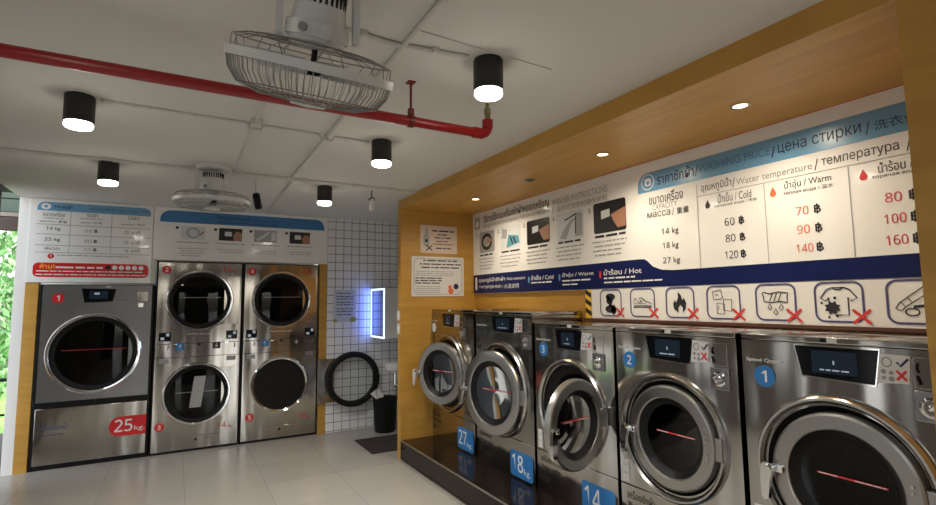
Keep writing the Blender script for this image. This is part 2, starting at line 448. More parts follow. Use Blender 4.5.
bmq = thing('timber_beam', 'dark brown horizontal timber beam over the green view at left', 'beam', (-2.2, .64, 2.30))
MB().box(-2.3, 1.1, -.05, -.03, .145, .185).build('pale_fillet', mat('fillet_beige', (.16, .14, .12), .7), bmq)
MB().box(-2.3, 1.1, -.04, .04, 0, .14, .006).build('beam_rail', M_BROWN, bmq)
MB().box(-1.5, -1.42, -.035, .035, -2.33, 0, .004).build('post', M_BROWN, bmq)
rl = thing('handrail', 'dark metal handrail outside in front of the hedge', 'rail', (-2.2, .7, -.02))
MB().tube([(-1.4, 0, .80), (.98, 0, .80)], .018).build('rail_bar', M_BLACK, rl)
MB().tube([(-1.4, 0, .45), (.98, 0, .45)], .012).build('rail_bar', M_BLACK, rl)
MB().tube([(.2, 0, 0), (.2, 0, .81)], .016).build('post', M_BLACK, rl)
MB().tube([(-.6, 0, 0), (-.6, 0, .81)], .016).build('post', M_BLACK, rl)
def leaves(n, x0, x1, y0, y1, z0, z1, s):
    mb = MB()
    for _ in range(n):
        c = Vector((rnd.uniform(x0, x1), rnd.uniform(y0, y1), rnd.uniform(z0, z1))); a = rnd.uniform(0, 6.28)
        q = Matrix.Translation(c) @ Matrix.Rotation(a, 4, 'Z') @ Matrix.Rotation(rnd.uniform(-1, 1), 4, 'X') @ Matrix.Rotation(rnd.uniform(-1, 1), 4, 'Y')
        k = s * rnd.uniform(.6, 1.3)
        mb.add([(0, 0, -k), (k * .45, k * .1, 0), (0, 0, k), (-k * .45, k * .1, 0)], [(0, 1, 2), (0, 2, 3)], q)
    return mb
hg = thing('hedge', 'tall bright green hedge beyond the lawn at the left edge', 'hedge', (-3.6, 6.0, -.06))
leaves(8000, -.6, 1.9, -.5, .9, .0, 4.6, .085).build('foliage', M_LEAF, hg, smooth=False)
hs = MB()
for k in range(3): hs.tube([(-.3 + .85 * k, .3, 0), (-.25 + .85 * k, .2, 1.6), (-.4 + .85 * k, .3, 4)], .035)
hs.build('stem', M_BROWN, hg)

# ------------------------------------------------------------------ dryers
def roundel(par, cx, cz, r, ch, bg, y=-.004, label=None):
    o = MB().lathe([(0, y), (r, y), (r, y + .004)], 'Y', (cx, 0, cz), 32).build('number_sticker', bg, par, label)
    w = {'1': .25}.get(ch, .34)
    MB().text(ch, cx - r * w, cx + r * w, cz - r * .55, cz + r * .55, y - .0012, .02).build('numeral', M_WTXT, o, smooth=False)
    return o
def dryer_door(par, cx, cz, ro, open_=False, hinge=None, glass_m=None, label=None):
    """door hung on its right edge; origin on the hinge"""
    hx = hinge
    d = cx - hx                     # negative: the ring's centre lies left of the hinge
    mb = MB()
    P = [(0, -ro * .80), (0, ro * .80)]
    a0 = math.acos(.80)
    arc = [(d + ro * 1.0 * math.cos(a), ro * math.sin(a)) for a in [PI / 2 - .64 + .0, ]]
    # sheet: straight at the hinge, round at the ring
    n = 40; pts = []
    aa = math.asin(.80)
    for i in range(n + 1):
        a = aa + (2 * PI - 2 * aa) * i / n
        pts.append((d + ro * math.cos(a), ro * math.sin(a)))
    outer = [(0, ro * .80)] + pts + [(0, -ro * .80)]
    # sheet with a round hole
    ri = ro * .86
    an = [math.atan2(z, x - d) for x, z in outer]
    N = len(outer)
    inn = [(d + ri * math.cos(a), ri * math.sin(a)) for a in an]
    for y in (-.012, -.002):
        mb.add([(x, y, z) for x, z in outer] + [(x, y, z) for x, z in inn], [(i, (i + 1) % N, N + (i + 1) % N, N + i) for i in range(N)])
    mb.add([(x, -.012, z) for x, z in outer] + [(x, -.002, z) for x, z in outer], [(i, (i + 1) % N, N + (i + 1) % N, N + i) for i in range(N)])
    door = mb.build('door', M_STEELD, par, label, loc=(hx, -.052 if open_ else -.006, cz), rot=(0, 0, PI if open_ else 0))
    MB().lathe([(ro * 1.0, -.012), (ro * 1.0, -.030), (ro * .975, -.040), (ro * .94, -.040), (ro * .915, -.030), (ro * .90, -.012)], 'Y', (d, 0, 0), 64).build('door_ring', M_CHROME, door)
    if open_:
        MB().lathe([(ro * 1.03, .0), (ro * 1.03, .05), (ro * .98, .065), (ro * .86, .065), (ro * .82, .05), (ro * .82, 0)], 'Y', (d, 0, 0), 64).build('gasket', M_RUBBER, door, 'thick black rubber gasket on the inside of the open door')
        MB().box(d - ro * .86, d - ro * .72, .06, .09, -ro * .26, ro * .28, .01).build('latch', M_RUBBER, door)
        MB().lathe([(ro * .84, .01), (.001, .01)], 'Y', (d, 0, 0), 48).build('door_glass', M_CLEAR, door)
    else:
        MB().lathe([(ro * .905, -.016), (ro * .88, -.02), (ro * .80, -.014), (ro * .78, .01)], 'Y', (d, 0, 0), 64).build('gasket', M_RUBBER, door)
        MB().lathe([(ro * .80, -.010), (ro * .5, -.016), (.001, -.018)], 'Y', (d, 0, 0), 48).build('door_glass', M_GLASSD, door)
    return door
def drum(par, cx, cz, r, depth, y0=.0, m=None, name='drum'):
    m = m or (M_DRUMD if depth > .4 else M_DRUM)
    o = MB().lathe([(r, y0), (r, y0 + depth), (r * .6, y0 + depth + .02), (.001, y0 + depth + .02)], 'Y', (cx, 0, cz), 48).build(name, m or M_DRUM, par)
    fn = MB()
    for k in range(3):
        a = .6 + 2 * PI * k / 3
        fn.box(-.025, .025, y0 + .03, y0 + depth, -.04, .02, .01, M=Matrix.Translation((cx, 0, cz)) @ Matrix.Rotation(a, 4, 'Y') @ Matrix.Translation((0, 0, r - .03)))
    fn.build('lifter', m, o)
    return o

# --- the 25 kg dryer
d1 = thing('tumble_dryer', 'wide single 25 kg tumble dryer at far left with red number 1', 'dryer', (-.414, 0, 0))
MB().box(-.468, .468, .008, .85, 0, 1.73, .004).build('body', M_BLACK, d1)
cx1, cz1, ro1 = -.012, 1.062, .388
up = MB(); panel_hole(up, -.445, .445, .618, 1.722, cx1, cz1, ro1 * .86, 0); up.build('front_panel', M_DARKSTEEL, d1)
lo = MB().box(-.445, .445, -.002, .02, .045, .560, .004); lo = lo.build('lint_panel', M_STEELD, d1)
drum(d1, cx1, cz1, ro1 * .84, .5, .012)
db = dryer_door(d1, cx1, cz1, ro1, False, .44, label='big round glass door with a steel rim')
db.data.materials[0] = M_DARKSTEEL
MB().box(-.26, .26, -.026, -.024, -.002, .002).build('warning_strip', M_INKR, db, loc=(cx1 - .44, 0, .035))
ct = MB().prism([(-.145, 1.69), (.135, 1.685), (.112, 1.562), (-.118, 1.55)], -.006, .004).build('control_display', M_SCREEN, d1)
MB().rect(-.08, .07, 1.59, 1.665, -.0075).build('screen', M_LCD, ct); MB().rect(-.04, .0, 1.63, 1.65, -.0085).build('readout', M_LCDW, ct)
MB().box(.05, .09, -.004, .002, 1.70, 1.718).build('lock_plate', M_PAPER, d1)
ko = MB().box(.315, .41, -.004, .004, 1.56, 1.66, .002).build('coin_plate', M_STEELD, d1); MB().box(.325, .375, -.012, 0, 1.50, 1.545, .003).build('coin_lock', M_CHROME, d1)
roundel(d1, -.325, 1.597, .047, '1', M_RED)
MB().text('Speed Queen', -.385, -.20, 1.674, 1.690, -.0035).build('maker_lettering', M_GREY, d1, smooth=False)
st = MB().prism(rrect(.135, .444, .235, .425, .09, corners='ad'), -.0036, -.0022).build('capacity_sticker', M_RED, lo, 'red 25 kg sticker')
MB().text('25', .18, .33, .275, .395, -.0042, .012).text('kg.', .345, .435, .268, .325, -.0042).build('numeral', M_WTXT, st, smooth=False)
MB().text('เครื่องอบผ้า', -.41, -.19, .36, .42, -.0032).words(-.41, -.22, .31, .325, -.0032).build('lettering', mat('ink_blue', (.03, .05, .14), .5), lo, smooth=False)
MB().box(.0, .02, -.02, 0, .585, .61, .003).build('latch', M_BLACK, d1)

# --- the stacked dryers
def stack(x0, label, nums, open_low, x_num_low):
    w = .836; r = thing('stacked_dryer', label, 'dryer', (x0 + w / 2, 0, 0), group=None)
    MB().box(-w / 2 + .002, w / 2 - .002, .008, .85, 0, 1.98, .004).build('body', M_BLACK, r)
    x = lambda q: q - w / 2
    cu, zu, cl, zl = x(.418), 1.566, x(.416), .588
    if open_low: cl, zl = x(.414), .612
    ro = .322
    a = MB(); panel_hole(a, x(.018), x(.818), 1.115, 1.968, cu, zu, ro * .86, 0); a.build('upper_front', M_STEELD, r)
    MB().box(x(.018), x(.818), -.001, .01, .975, 1.111, .002).build('middle_strip', M_STEELD, r)
    a = MB(); panel_hole(a, x(.018), x(.818), .025, .971, cl, zl, ro * .86, 0); a.build('lower_front', M_STEELD, r)
    drum(r, cu, zu, ro * .84, .5, .012); drum(r, cl, zl, ro * .84, .5, .012)
    du = dryer_door(r, cu, zu, ro, False, x(.80), label='upper round door')
    MB().box(-.2, .2, -.026, -.024, -.003, .003).build('warning_strip', M_GREY, du, loc=(cu - x(.80), 0, .03))
    if open_low:
        dl = dryer_door(r, cl, zl, .315, True, x(.828), label='lower round door swung fully open against the tiles')
        MB().lathe([(ro * .97, .0), (ro * .97, -.018), (ro * .93, -.026), (ro * .87, -.018), (ro * .85, .02)], 'Y', (cl, 0, zl), 64).build('opening_rim', M_CHROME, r)
        MB().lathe([(.20, .46), (.20, .50), (.16, .52), (.001, .52)], 'Y', (cl, 0, zl), 40).build('drum_back', M_SATIN, r)
    else:
        dl = dryer_door(r, cl, zl, ro, False, x(.80), label='lower round door')
        MB().box(-.2, .2, -.026, -.024, -.003, .003).build('warning_strip', M_GREY, dl, loc=(cl - x(.80), 0, .02))
        MB().prism([(-.05, -.16), (.06, -.16), (.10, .16), (-.01, .16)], -.022, -.020).build('paper_note', M_PGREY, dl, loc=(cl - x(.80) - .02, 0, .02))
    for cxq in (x(.10), x(.735)):
        c = MB().box(cxq - .055, cxq + .055, -.012, .0, 1.145, 1.235, .004).build('control_display', M_SCREEN, r)
        MB().rect(cxq - .038, cxq - .005, 1.16, 1.185, -.0135).rect(cxq + .012, cxq + .04, 1.195, 1.225, -.0135).build('screen', M_LCDW, c)
        MB().tube([(cxq + .03, -.008, 1.055), (cxq + .035, -.014, 1.08), (cxq + .03, -.008, 1.10)], .005).build('coin_slot', M_DARKSTEEL, r)
        MB().box(cxq - .045, cxq + .045, -.006, 0, .915 + .0, .962, .002).build('coin_plate', M_DARKSTEEL, r)
    for q, m, ch in ((.245, M_STKB, '↑'), (.588, mat('sticker_dark', (.03, .025, .025), .4), '↓')):
        s = MB().box(x(q) - .037, x(q) + .037, -.004, 0, 1.048, 1.118, .001).build('arrow_sticker', m, r)
        MB().text(ch, x(q) - .017, x(q) + .017, 1.06, 1.106, -.0052, .02).build('arrow', M_WTXT, s, smooth=False)
    MB().lathe([(0, -.01), (.012, -.01), (.014, 0)], 'Y', (x(.418), 0, 1.10), 16).build('key_lock', M_BLACK, r)
    MB().text('Speed Queen', x(.30), x(.54), 1.198, 1.218, -.0025).build('maker_lettering', M_WTXT, r, smooth=False)
    lp = MB().box(x(.21), x(.64), -.004, 0, .045, .155, .003).build('lint_panel', M_STEELD, r)
    MB().lathe([(0, -.01), (.012, -.01), (.014, 0)], 'Y', (x(.42), 0, .115), 16).build('key_lock', M_BLACK, lp)
    roundel(r, x(.092), 1.888, .043, nums[0], M_RED); roundel(r, x(.084 + x_num_low), .275, .043, nums[1], M_RED)
    for z in (1.90, .235):
        MB().text('14', x(.625), x(.705), z - .03, z + .03, -.003).text('kg.', x(.715), x(.765), z - .035, z - .005, -.003).build('capacity_lettering', M_INKR, r, smooth=False)
    return r
stack(.062, 'stacked pair of steel dryers numbered 2 and 3 with both doors closed', '23', False, 0)
stack(.898, 'stacked pair of steel dryers numbered 4 and 5 with its lower door wide open', '45', True, .02)

# ------------------------------------------------------------------ washers
def washer(yc, w, h, label, rim, rimR, door, num, disp_u, kg=None, lower=None, dot=True):
    """rim = (u, z) centre; door = (hinge u, z, radius, opening angle)"""
    r = thing('washing_machine', label, 'washing machine', (XW, yc, ZP), -PI / 2)
    hw = w / 2; ru, rz = rim; rh = rimR * .87; hu, hz, rd, th = door
    body = MB(); panel_hole(body, -hw, hw, .29, h - .03, ru, rz, rh, 0)
    body.box(-hw, hw, .003, .006, 0.0, .002)
    # sides, back, top deck
    body.add([(-hw, 0, 0), (hw, 0, 0), (hw, .49, 0), (-hw, .49, 0), (-hw, 0, h - .03), (hw, 0, h - .03), (hw, .49, h - .03), (-hw, .49, h - .03)],
             [(1, 2, 6, 5), (2, 3, 7, 6), (3, 0, 4, 7)])
    body.build('body', M_STEEL, r)
    MB().box(-hw, hw, -.004, .49, h - .028, h, .006).build('top_panel', M_STEEL, r)
    kp = MB().box(-hw, hw, -.002, .02, .0, .286, .003).build('kick_panel', M_STEEL, r)
    MB().box(-.018, .018, -.008, 0, h - .022, h - .004).build('label_plate', M_PAPER, r)
    MB().box(-.045, -.025, -.007, 0, h - .022, h - .006, .002).build('key_lock', M_BLACK, r)
    # raised rim round the opening
    MB().lathe([(rimR, 0), (rimR * .995, -.016), (rimR * .965, -.028), (rimR * .935, -.027), (rimR * .905, -.014), (rimR * .895, .0)], 'Y', (ru, 0, rz), 72).build('opening_rim', M_SATIN, r)
    MB().lathe([(rimR * .90, -.003), (rh * 1.0, .012), (rh * .93, .03), (rh * .80, .05), (rh * .78, .09)], 'Y', (ru, 0, rz), 64).build('gasket', M_RUBBER, r)
    drum(r, ru, rz, rh * .80, .32, .06)
    # door
    d = MB().lathe([(rd, .018), (rd, -.008), (rd * .985, -.020), (rd * .95, -.024), (rd * .775, -.0245), (rd * .755, -.021), (rd * .745, -.012), (rd * .745, .018)], 'Y', (-(rd + .02), 0, 0), 72, closed=True)
    d.box(-.035, .012, -.014, .012, -.055, .055, .006)
    d = d.build('door', M_DOOR, r, 'round metal door' + (' standing open' if th > 5 else ''), loc=(hu, -.022, hz), rot=(0, 0, R(th)))
    dc = -(rd + .02)
    MB().lathe([(rd * .75, -.016), (rd * .70, -.004), (rd * .62, .014), (rd * .60, .016)], 'Y', (dc, 0, 0), 56).build('inner_ring', M_BLACK, d)
    MB().lathe([(rd * .62, .013), (rd * .4, .018), (.001, .020)], 'Y', (dc, 0, 0), 56).build('door_glass', M_GLASS, d)
    s = MB().box(dc - rd * .38, dc + rd * .52, .0095, .0115, .014, .021).build('warning_strip', M_INKR, d)
    MB().words(dc - rd * .36, dc - rd * .1, .0145, .0205, .0088).words(dc + rd * .12, dc + rd * .5, .0145, .0205, .0088).build('print', M_WTXT, s, smooth=False)
    hx = dc - rd * .97
    hd = MB().box(hx - .004, hx + .050, -.046, -.022, -.014, .016, .005)
    hd.prism([(hx - .030, .012), (hx - .012, .024), (hx + .014, .022), (hx + .016, -.012), (hx + .004, -.05), (hx - .004, -.125), (hx - .022, -.135), (hx - .034, -.12), (hx - .036, -.04)], -.066, -.046)
    hd.lathe([(0, -.074), (.010, -.073), (.013, -.066), (.013, -.046)], 'Y', (hx + .004, 0, .006), 16)
    hd.build('handle', M_CHROME, d)
    for zz in (-.045, .045):
        sc = MB()
        for k in (-.012, .012): sc.lathe([(0, -.033), (.005, -.032), (.006, -.028)], 'Y', (dc + rd * .85, 0, zz + k), 10)
        sc.build('screw', M_CHROME, d)
    # controls
    a, b = disp_u
    dp = MB().prism([(a, h - .040), (b, h - .040), (b - .02, h - .170), (a + .025, h - .160)], -.008, .004)
    dp = dp.build('control_display', M_SCREEN, r)
    MB().prism([(a - .006, h - .035), (b + .006, h - .035), (b - .015, h - .177), (a + .020, h - .167)], -.004, .003).build('display_frame', M_CHROME, dp)
    l_, r_ = a + .065, b - .07
    MB().rect(l_, r_, h - .145, h - .055, -.0095).build('screen', M_LCD, dp)
    MB().rect((l_ + r_) / 2 - .003, (l_ + r_) / 2 + .003, h - .108, h - .092, -.0105).words(l_ + .03, r_ - .03, h - .135, h - .126, -.0105).build('readout', M_LCDW, dp, smooth=False)
    c0, c1 = b + .0, b + .095
    if True:
        s = MB().prism([(c0 + .003, h - .050), (c1, h - .054), (c1 - .006, h - .152), (c0 - .014, h - .160)], -.003, .001).build('rules_sticker', M_PAPER, r, 'small white sticker with a tick and a red cross')
        mk = MB().stroke([(c0 + .055, h - .078), (c0 + .066, h - .092), (c0 + .090, h - .064)], .008, -.0042); mk.build('tick', M_INKN, s, smooth=False)
        MB().stroke([(c0 + .052, h - .108), (c0 + .082, h - .142)], .009, -.0042).stroke([(c0 + .082, h - .108), (c0 + .052, h - .142)], .009, -.0044).build('cross', M_XRED, s, smooth=False)
        MB().stroke([(c0 + .024 + .015 * math.cos(t * .5), h - .08 + .017 * math.sin(t * .5)) for t in range(13)], .005, -.0042, True).disc(c0 + .012, h - .115, .009, -.0042, 12).disc(c0 + .036, h - .118, .008, -.0042, 12).disc(c0 + .012, h - .138, .007, -.0042, 12).disc(c0 + .036, h - .140, .010, -.0042, 12).build('picture', M_GREY, s, smooth=False)
    cs = MB().box(c1 + .008, c1 + .095, -.003, .002, h - .165, h - .055, .002).build('coin_slot_plate', M_STEEL, r)
    MB().tube([(c1 + .022, -.006, h - .075), (c1 + .018, -.008, h - .095), (c1 + .024, -.008, h - .110)], .003).tube([(c1 + .018, -.006, h - .12), (c1 + .026, -.009, h - .15)], .004).build('coin_slot', M_BLACK, cs)
    cl = MB().box(c1 + .003, c1 + .105, -.010, .002, h - .278, h - .172, .006).build('coin_lock', M_DARKSTEEL, r)
    MB().lathe([(.036, -.010), (.036, -.016), (.028, -.018), (.024, -.013), (.012, -.013), (.010, -.026), (.001, -.027)], 'Y', (c1 + .055, 0, h - .225), 28).build('lock_dial', M_CHROME, cl)
    MB().text('Speed Queen', -hw + .02, -hw + .185, h - .128, h - .108, -.0022, .01).build('maker_lettering', M_WTXT, r, smooth=False)
    if num: roundel(r, -hw + .102, h - .186, .047, num, M_STKB if dot else M_PAPER)
    MB().box(-hw + .02, -hw + .065, -.0025, 0, .30, .425).build('info_label', M_PAPER, r)
    MB().words(-hw + .025, -hw + .06, .345, .352, -.0035).words(-hw + .025, -hw + .06, .39, .397, -.0035).build('print', M_GREY, r, smooth=False)
    if lower:
        t = MB()
        for k, (q, x1) in enumerate(lower): t.text(q, -hw + .05, -hw + x1, .235 - .065 * k - .022, .235 - .065 * k + .026, -.0034)
        t.build('lettering', M_INK, kp, smooth=False)
    if kg:
        s = MB().prism(rrect(hw - .315, hw - .025, .015, .205, .03), -.0042, -.002).build('capacity_sticker', M_STKB, kp, 'blue %s kg sticker' % kg)
        MB().text(kg, hw - .29, hw - .145, .055, .180, -.0052, .012).text('kg.', hw - .135, hw - .05, .040, .095, -.0052).build('numeral', M_WTXT, s, smooth=False)
    return r
LOW = [('เครื่องซักผ้า', .24), ('Washing machine', .26), ('洗衣机', .15)]
washer(-1.822, .915, 1.265, 'largest washing machine in the far corner, marked 27 kg', (.04 - .09, .655), .37, (.328, .675, .285, 20), '5', (-.151, .10), '27', LOW, dot=False)
washer(-2.730, .830, 1.255, 'washing machine marked 18 kg, between the 27 kg one and number 3', (-.02, .635), .372, (.320, .615, .33, 10), None, (-.135, .195), '18', LOW)
washer(-3.5675, .785, 1.18, 'steel washing machine number 3 with its door swung open', (-.012, .62), .333, (.3125, .635, .255, 102), '3', (-.147, .118), '14', LOW)
washer(-4.3675, .765, 1.18, 'steel washing machine number 2 with its door shut', (-.015, .618), .333, (.293, .622, .268, 0), '2', (-.150, .145), '14', LOW)
washer(-5.165, .775, 1.18, 'steel washing machine number 1, nearest at right', (-.005, .618), .333, (.303, .622, .268, 0), '1', (-.145, .155), '14', LOW)

# ------------------------------------------------------------------ big board on the right wall (local x = -world y)
YS = -1.4
def right_board(name, label, cat, y_c, z_c):
    r = thing(name, label, cat, (XR, y_c, z_c), -PI / 2)
    return r, (lambda: MB(off=(y_c, 0, -z_c)))      # written with x = -world y, z = world z
wbd, N = right_board('price_board', 'long white washing price and instruction board above the washers', 'sign', -3.5, 1.6)
F0 = -.022
N().box(1.434, 5.585, F0, -.001, 1.606, 2.478, .002).build('panel', M_BOARD, wbd)
N().box(1.434, 5.585, F0 - .001, -.0012, 2.464, 2.468).build('red_line', M_RED, wbd, smooth=False)
nv = [(1.436, 1.608), (5.583, 1.608), (5.583, 1.712)] + [(4.02 - .0, 1.712), (3.93, 1.720), (3.86, 1.745), (3.815, 1.785), (3.79, 1.800), (3.74, 1.803), (1.436, 1.803)]
NVY = N().flat(nv, F0 - .0012).build('navy_band', M_NAVY, wbd, smooth=False)
N().flat([(3.756, 2.256)] + [(3.756 + .09 - .09 * math.cos(a * PI / 12), 2.30 + .09 * math.sin(a * PI / 12)) for a in range(7)] + [(5.583, 2.390), (5.583, 2.256)], F0 - .0012).build('header_band', M_BAND, wbd, smooth=False)
y1 = F0 - .0022
N().stroke([(3.846 + .052 * math.cos(t * PI / 12), 2.325 + .052 * math.sin(t * PI / 12)) for t in range(24)], .006, y1, True).flat(rrect(3.822, 3.872, 2.30, 2.35, .01), y1).build('washer_pictogram', M_WTXT, wbd, smooth=False)
N().disc(3.848, 2.320, .014, y1 - .0008).build('pictogram_drum', M_BAND, wbd, smooth=False)
N().text('ราคาซักผ้า', 3.925, 4.21, 2.290, 2.366, y1, .012).text('/', 4.218, 4.240, 2.285, 2.350, y1).text('/', 4.694, 4.717, 2.283, 2.343, y1, .01).text('цена стирки', 4.732, 5.120, 2.283, 2.345, y1).text('/', 5.137, 5.156, 2.281, 2.341, y1).text('洗衣价', 5.175, 5.34, 2.290, 2.338, y1).build('header_lettering', M_INKN, wbd, smooth=False)
N().text('WASHING PRICE', 4.242, 4.690, 2.302, 2.349, y1).build('english_header', mat('ink_midblue', (.05, .15, .30), .5), wbd, smooth=False)
t = N().text('ขนาดเครื่อง', 3.851, 4.124, 2.165, 2.238, y1, .006).text('масса', 3.832, 4.02, 2.075, 2.112, y1).text('/', 4.035, 4.05, 2.068, 2.117, y1).text('重量', 4.07, 4.162, 2.072, 2.112, y1)
t.text('14 kg', 3.945, 4.077, 1.940, 1.990, y1).text('18 kg', 3.949, 4.072, 1.846, 1.896, y1).text('27 kg', 3.944, 4.078, 1.748, 1.798, y1)
t.text('อุณหภูมิน้ำ', 4.255, 4.455, 2.165, 2.232, y1).text('/', 4.460, 4.478, 2.165, 2.222, y1).text('/', 4.905, 4.925, 2.165, 2.222, y1).text('температура', 4.939, 5.259, 2.168, 2.216, y1).text('/', 5.285, 5.303, 2.165, 2.22, y1).text('水温', 5.32, 5.44, 2.17, 2.215, y1)
t.text('น้ำเย็น / Cold', 4.364, 4.570, 2.091, 2.145, y1).text('น้ำอุ่น / Warm', 4.752, 4.978, 2.088, 2.140, y1).text('น้ำร้อน / Hot', 5.174, 5.38, 2.090, 2.140, y1)
t.text('холодная вода / 冷水', 4.334, 4.602, 2.065, 2.086, y1).text('теплая вода / 温水', 4.745, 4.985, 2.064, 2.087, y1).text('горячая вода / 热水', 5.151, 5.40, 2.064, 2.087, y1)
t.build('table_lettering', M_INK, wbd, smooth=False)
N().text('CAPACITY', 3.873, 4.076, 2.123, 2.160, y1).text('Water temperature', 4.485, 4.895, 2.163, 2.212, y1).build('thin_lettering', M_GREY, wbd, smooth=False)
t = N()
for x in (4.222, 4.642, 5.052): t.rect(x, x + .004, 1.714, 2.230 if x < 4.3 else 2.150, y1)
t.rect(4.222, 5.583, 2.152, 2.156, y1).build('table_lines', M_LINEG, wbd, smooth=False)
def drop(mb, cx, cz, h):
    mb.flat([(cx, cz + h * .55)] + [(cx + h * .32 * math.sin(a), cz - h * .18 - h * .32 * math.cos(a) * -1 * -1) for a in [PI * .62 * 1 - i * PI * 1.24 / 10 for i in range(11)]], y1)
for cx, m in ((4.294, M_INK), (4.690, M_ORANGE), (5.114, M_INKR)):
    q = N(); drop(q, cx, 2.095, .052); q.build('water_drop', m, wbd, smooth=False)
def baht(mb, x0, x1, z0, z1):
    mb.text('B', x0, x1, z0 + .006, z1 - .006, y1, .015); xm = x0 + (x1 - x0) * .45; mb.rect(xm - .003, xm + .003, z0, z1, y1)
for x0, vals, m in ((4.43, ('60', '80', '120'), M_INK), (4.832, ('70', '90', '140'), M_ORANGE), (5.222, ('80', '100', '160'), M_INKR)):
    q = N(); bb = N()
    for k, s in enumerate(vals):
        hw = .031 if len(s) == 2 else .041; zc = 1.971 - .0965 * k
        q.text(s, x0 - hw, x0 + hw, zc - .022, zc + .022, y1); baht(bb, x0 + .057, x0 + .090, zc - .026, zc + .026)
    q.build('price_numerals', m, wbd, smooth=False); bb.build('baht_signs', M_INK, wbd, smooth=False)
# instruction half
N().flat(rrect(1.475, 1.590, 2.290, 2.418, .015), y1).build('pictogram', M_PGREY, wbd, smooth=False)
N().disc(1.532, 2.345, .036, y1 - .0008).build('pictogram_drum', M_WTXT, wbd, smooth=False)
N().text('วิธีการใช้งานเครื่องซักผ้าหยอดเหรียญ', 1.655, 2.763, 2.330, 2.428, y1, .012).build('title_lettering', M_INK, wbd, smooth=False)
N().text('WASHER INSTRUCTIONS', 2.804, 3.462, 2.336, 2.389, y1).build('thin_lettering', M_LINEG, wbd, smooth=False)
N().text('Инструкция использования стиральной машины', 1.653, 2.770, 2.278, 2.335, y1).text('/', 2.80, 2.83, 2.27, 2.33, y1).text('投币式洗衣机操作说明', 2.872, 3.458, 2.268, 2.318, y1).build('subtitle_lettering', M_GREY, wbd, smooth=False)
def photo(x0, x1, z0, z1, kind):
    bg = {'door': M_PGREY, 'pour': M_PLGT, 'screen': M_PBLK, 'hand': M_PLGT}[kind]
    o = N().flat(rrect(x0, x1, z0, z1, .02), y1).build('printed_photo', bg, wbd, smooth=False); w, h = x1 - x0, z1 - z0; c = (x0 + w / 2, z0 + h / 2); yy = y1 - .0008
    if kind == 'door':
        N().stroke([(c[0] + w * .30 * math.cos(t * PI / 10), c[1] + h * .32 * math.sin(t * PI / 10)) for t in range(20)], .035, yy, True).build('print', M_PBLK, o, smooth=False)
        N().flat([(c[0] + w * .05, c[1] - h * .1), (c[0] + w * .35, c[1] - h * .02), (c[0] + w * .3, c[1] + h * .12), (c[0], c[1] + h * .1)], yy - .0006).build('print', M_SKIN, o, smooth=False)
    elif kind == 'pour':
        N().flat([(x0 + w * .3, z0 + h * .05), (x0 + w * .95, z0 + h * .2), (x0 + w * .9, z0 + h * .5), (x0 + w * .4, z0 + h * .6)], yy).build('print', M_PTEAL, o, smooth=False)
        N().flat([(x0 + w * .05, z0 + h * .5), (x0 + w * .3, z0 + h * .45), (x0 + w * .35, z0 + h * .85), (x0 + w * .1, z0 + h * .9)], yy).build('print', M_PGREY, o, smooth=False)
        N().stroke([(x0 + w * .5, z0 + h * .5), (x0 + w * .62, z0 + h * .2)], .02, yy - .0006).stroke([(x0 + w * .65, z0 + h * .48), (x0 + w * .78, z0 + h * .2)], .02, yy - .0006).build('print', M_PBLK, o, smooth=False)
    elif kind == 'screen':
        N().flat([(x0 + w * .25, z0 + h * .45), (x0 + w * .52, z0 + h * .5), (x0 + w * .52, z0 + h * .75), (x0 + w * .25, z0 + h * .72)], yy).build('print', M_PLGT, o, smooth=False)
        N().flat([(x1 - .004, z0 + h * .12), (x1 - .004, z0 + h * .72), (x0 + w * .72, z0 + h * .62), (x0 + w * .55, z0 + h * .55), (x0 + w * .62, z0 + h * .35), (x0 + w * .75, z0 + h * .1)], yy).build('print', M_SKIN, o, smooth=False)
    else:
        N().flat([(x0 + w * .1, z0 + h * .1), (x0 + w * .35, z0 + h * .05), (x0 + w * .55, z0 + h * .55), (x0 + w * .72, z0 + h * .75), (x0 + w * .55, z0 + h * .72), (x0 + w * .3, z0 + h * .45)], yy).build('print', M_PGREY, o, smooth=False)
        N().flat([(x0 + w * .68, z0 + h * .1), (x0 + w * .95, z0 + h * .1), (x0 + w * .95, z0 + h * .9), (x0 + w * .72, z0 + h * .9)], yy).build('print', M_PGREY, o, smooth=False)
        N().stroke([(x0 + w * .3, z0 + h * .72), (x0 + w * .75, z0 + h * .88)], .012, yy - .0006).stroke([(x0 + w * .7, z0 + h * .2), (x0 + w * .72, z0 + h * .8)], .012, yy - .0006).build('print', M_PBLK, o, smooth=False)
for k, (a, b, z0, z1, kd) in enumerate(((1.574, 1.87, 2.030, 2.250, 'door'), (1.988, 2.329, 2.027, 2.255, 'pour'), (2.431, 2.764, 2.030, 2.250, 'screen'), (2.864, 3.196, 2.015, 2.250, 'hand'), (3.308, 3.639, 2.028, 2.262, 'screen'))):
    photo(a, b, z0, z1, kd)
    N().text(str(k + 1) + '.', a - .055, a - .025, 2.20, 2.24, y1, .02).build('step_numeral', M_INK, wbd, smooth=False)
    t = N().words(a + .01, b - .01, 1.990, 2.018, y1); t.build('caption_print', M_INK, wbd, smooth=False)
    t = N()
    for q in range(4): t.words(a - .02 + .02 * (q % 2), b - .02 * q, 1.955 - .034 * q, 1.972 - .034 * q, y1)
    t.build('body_print', M_LINEG, wbd, smooth=False)
t = N().text('อุณหภูมิน้ำซักผ้า', 1.547, 2.05, 1.712, 1.768, y1, .012).text('/ Water temperature', 2.07, 2.389, 1.715, 1.755, y1).text('температура воды', 1.547, 1.98, 1.650, 1.685, y1, .01).text('/ 水温说明', 2.0, 2.283, 1.645, 1.69, y1)
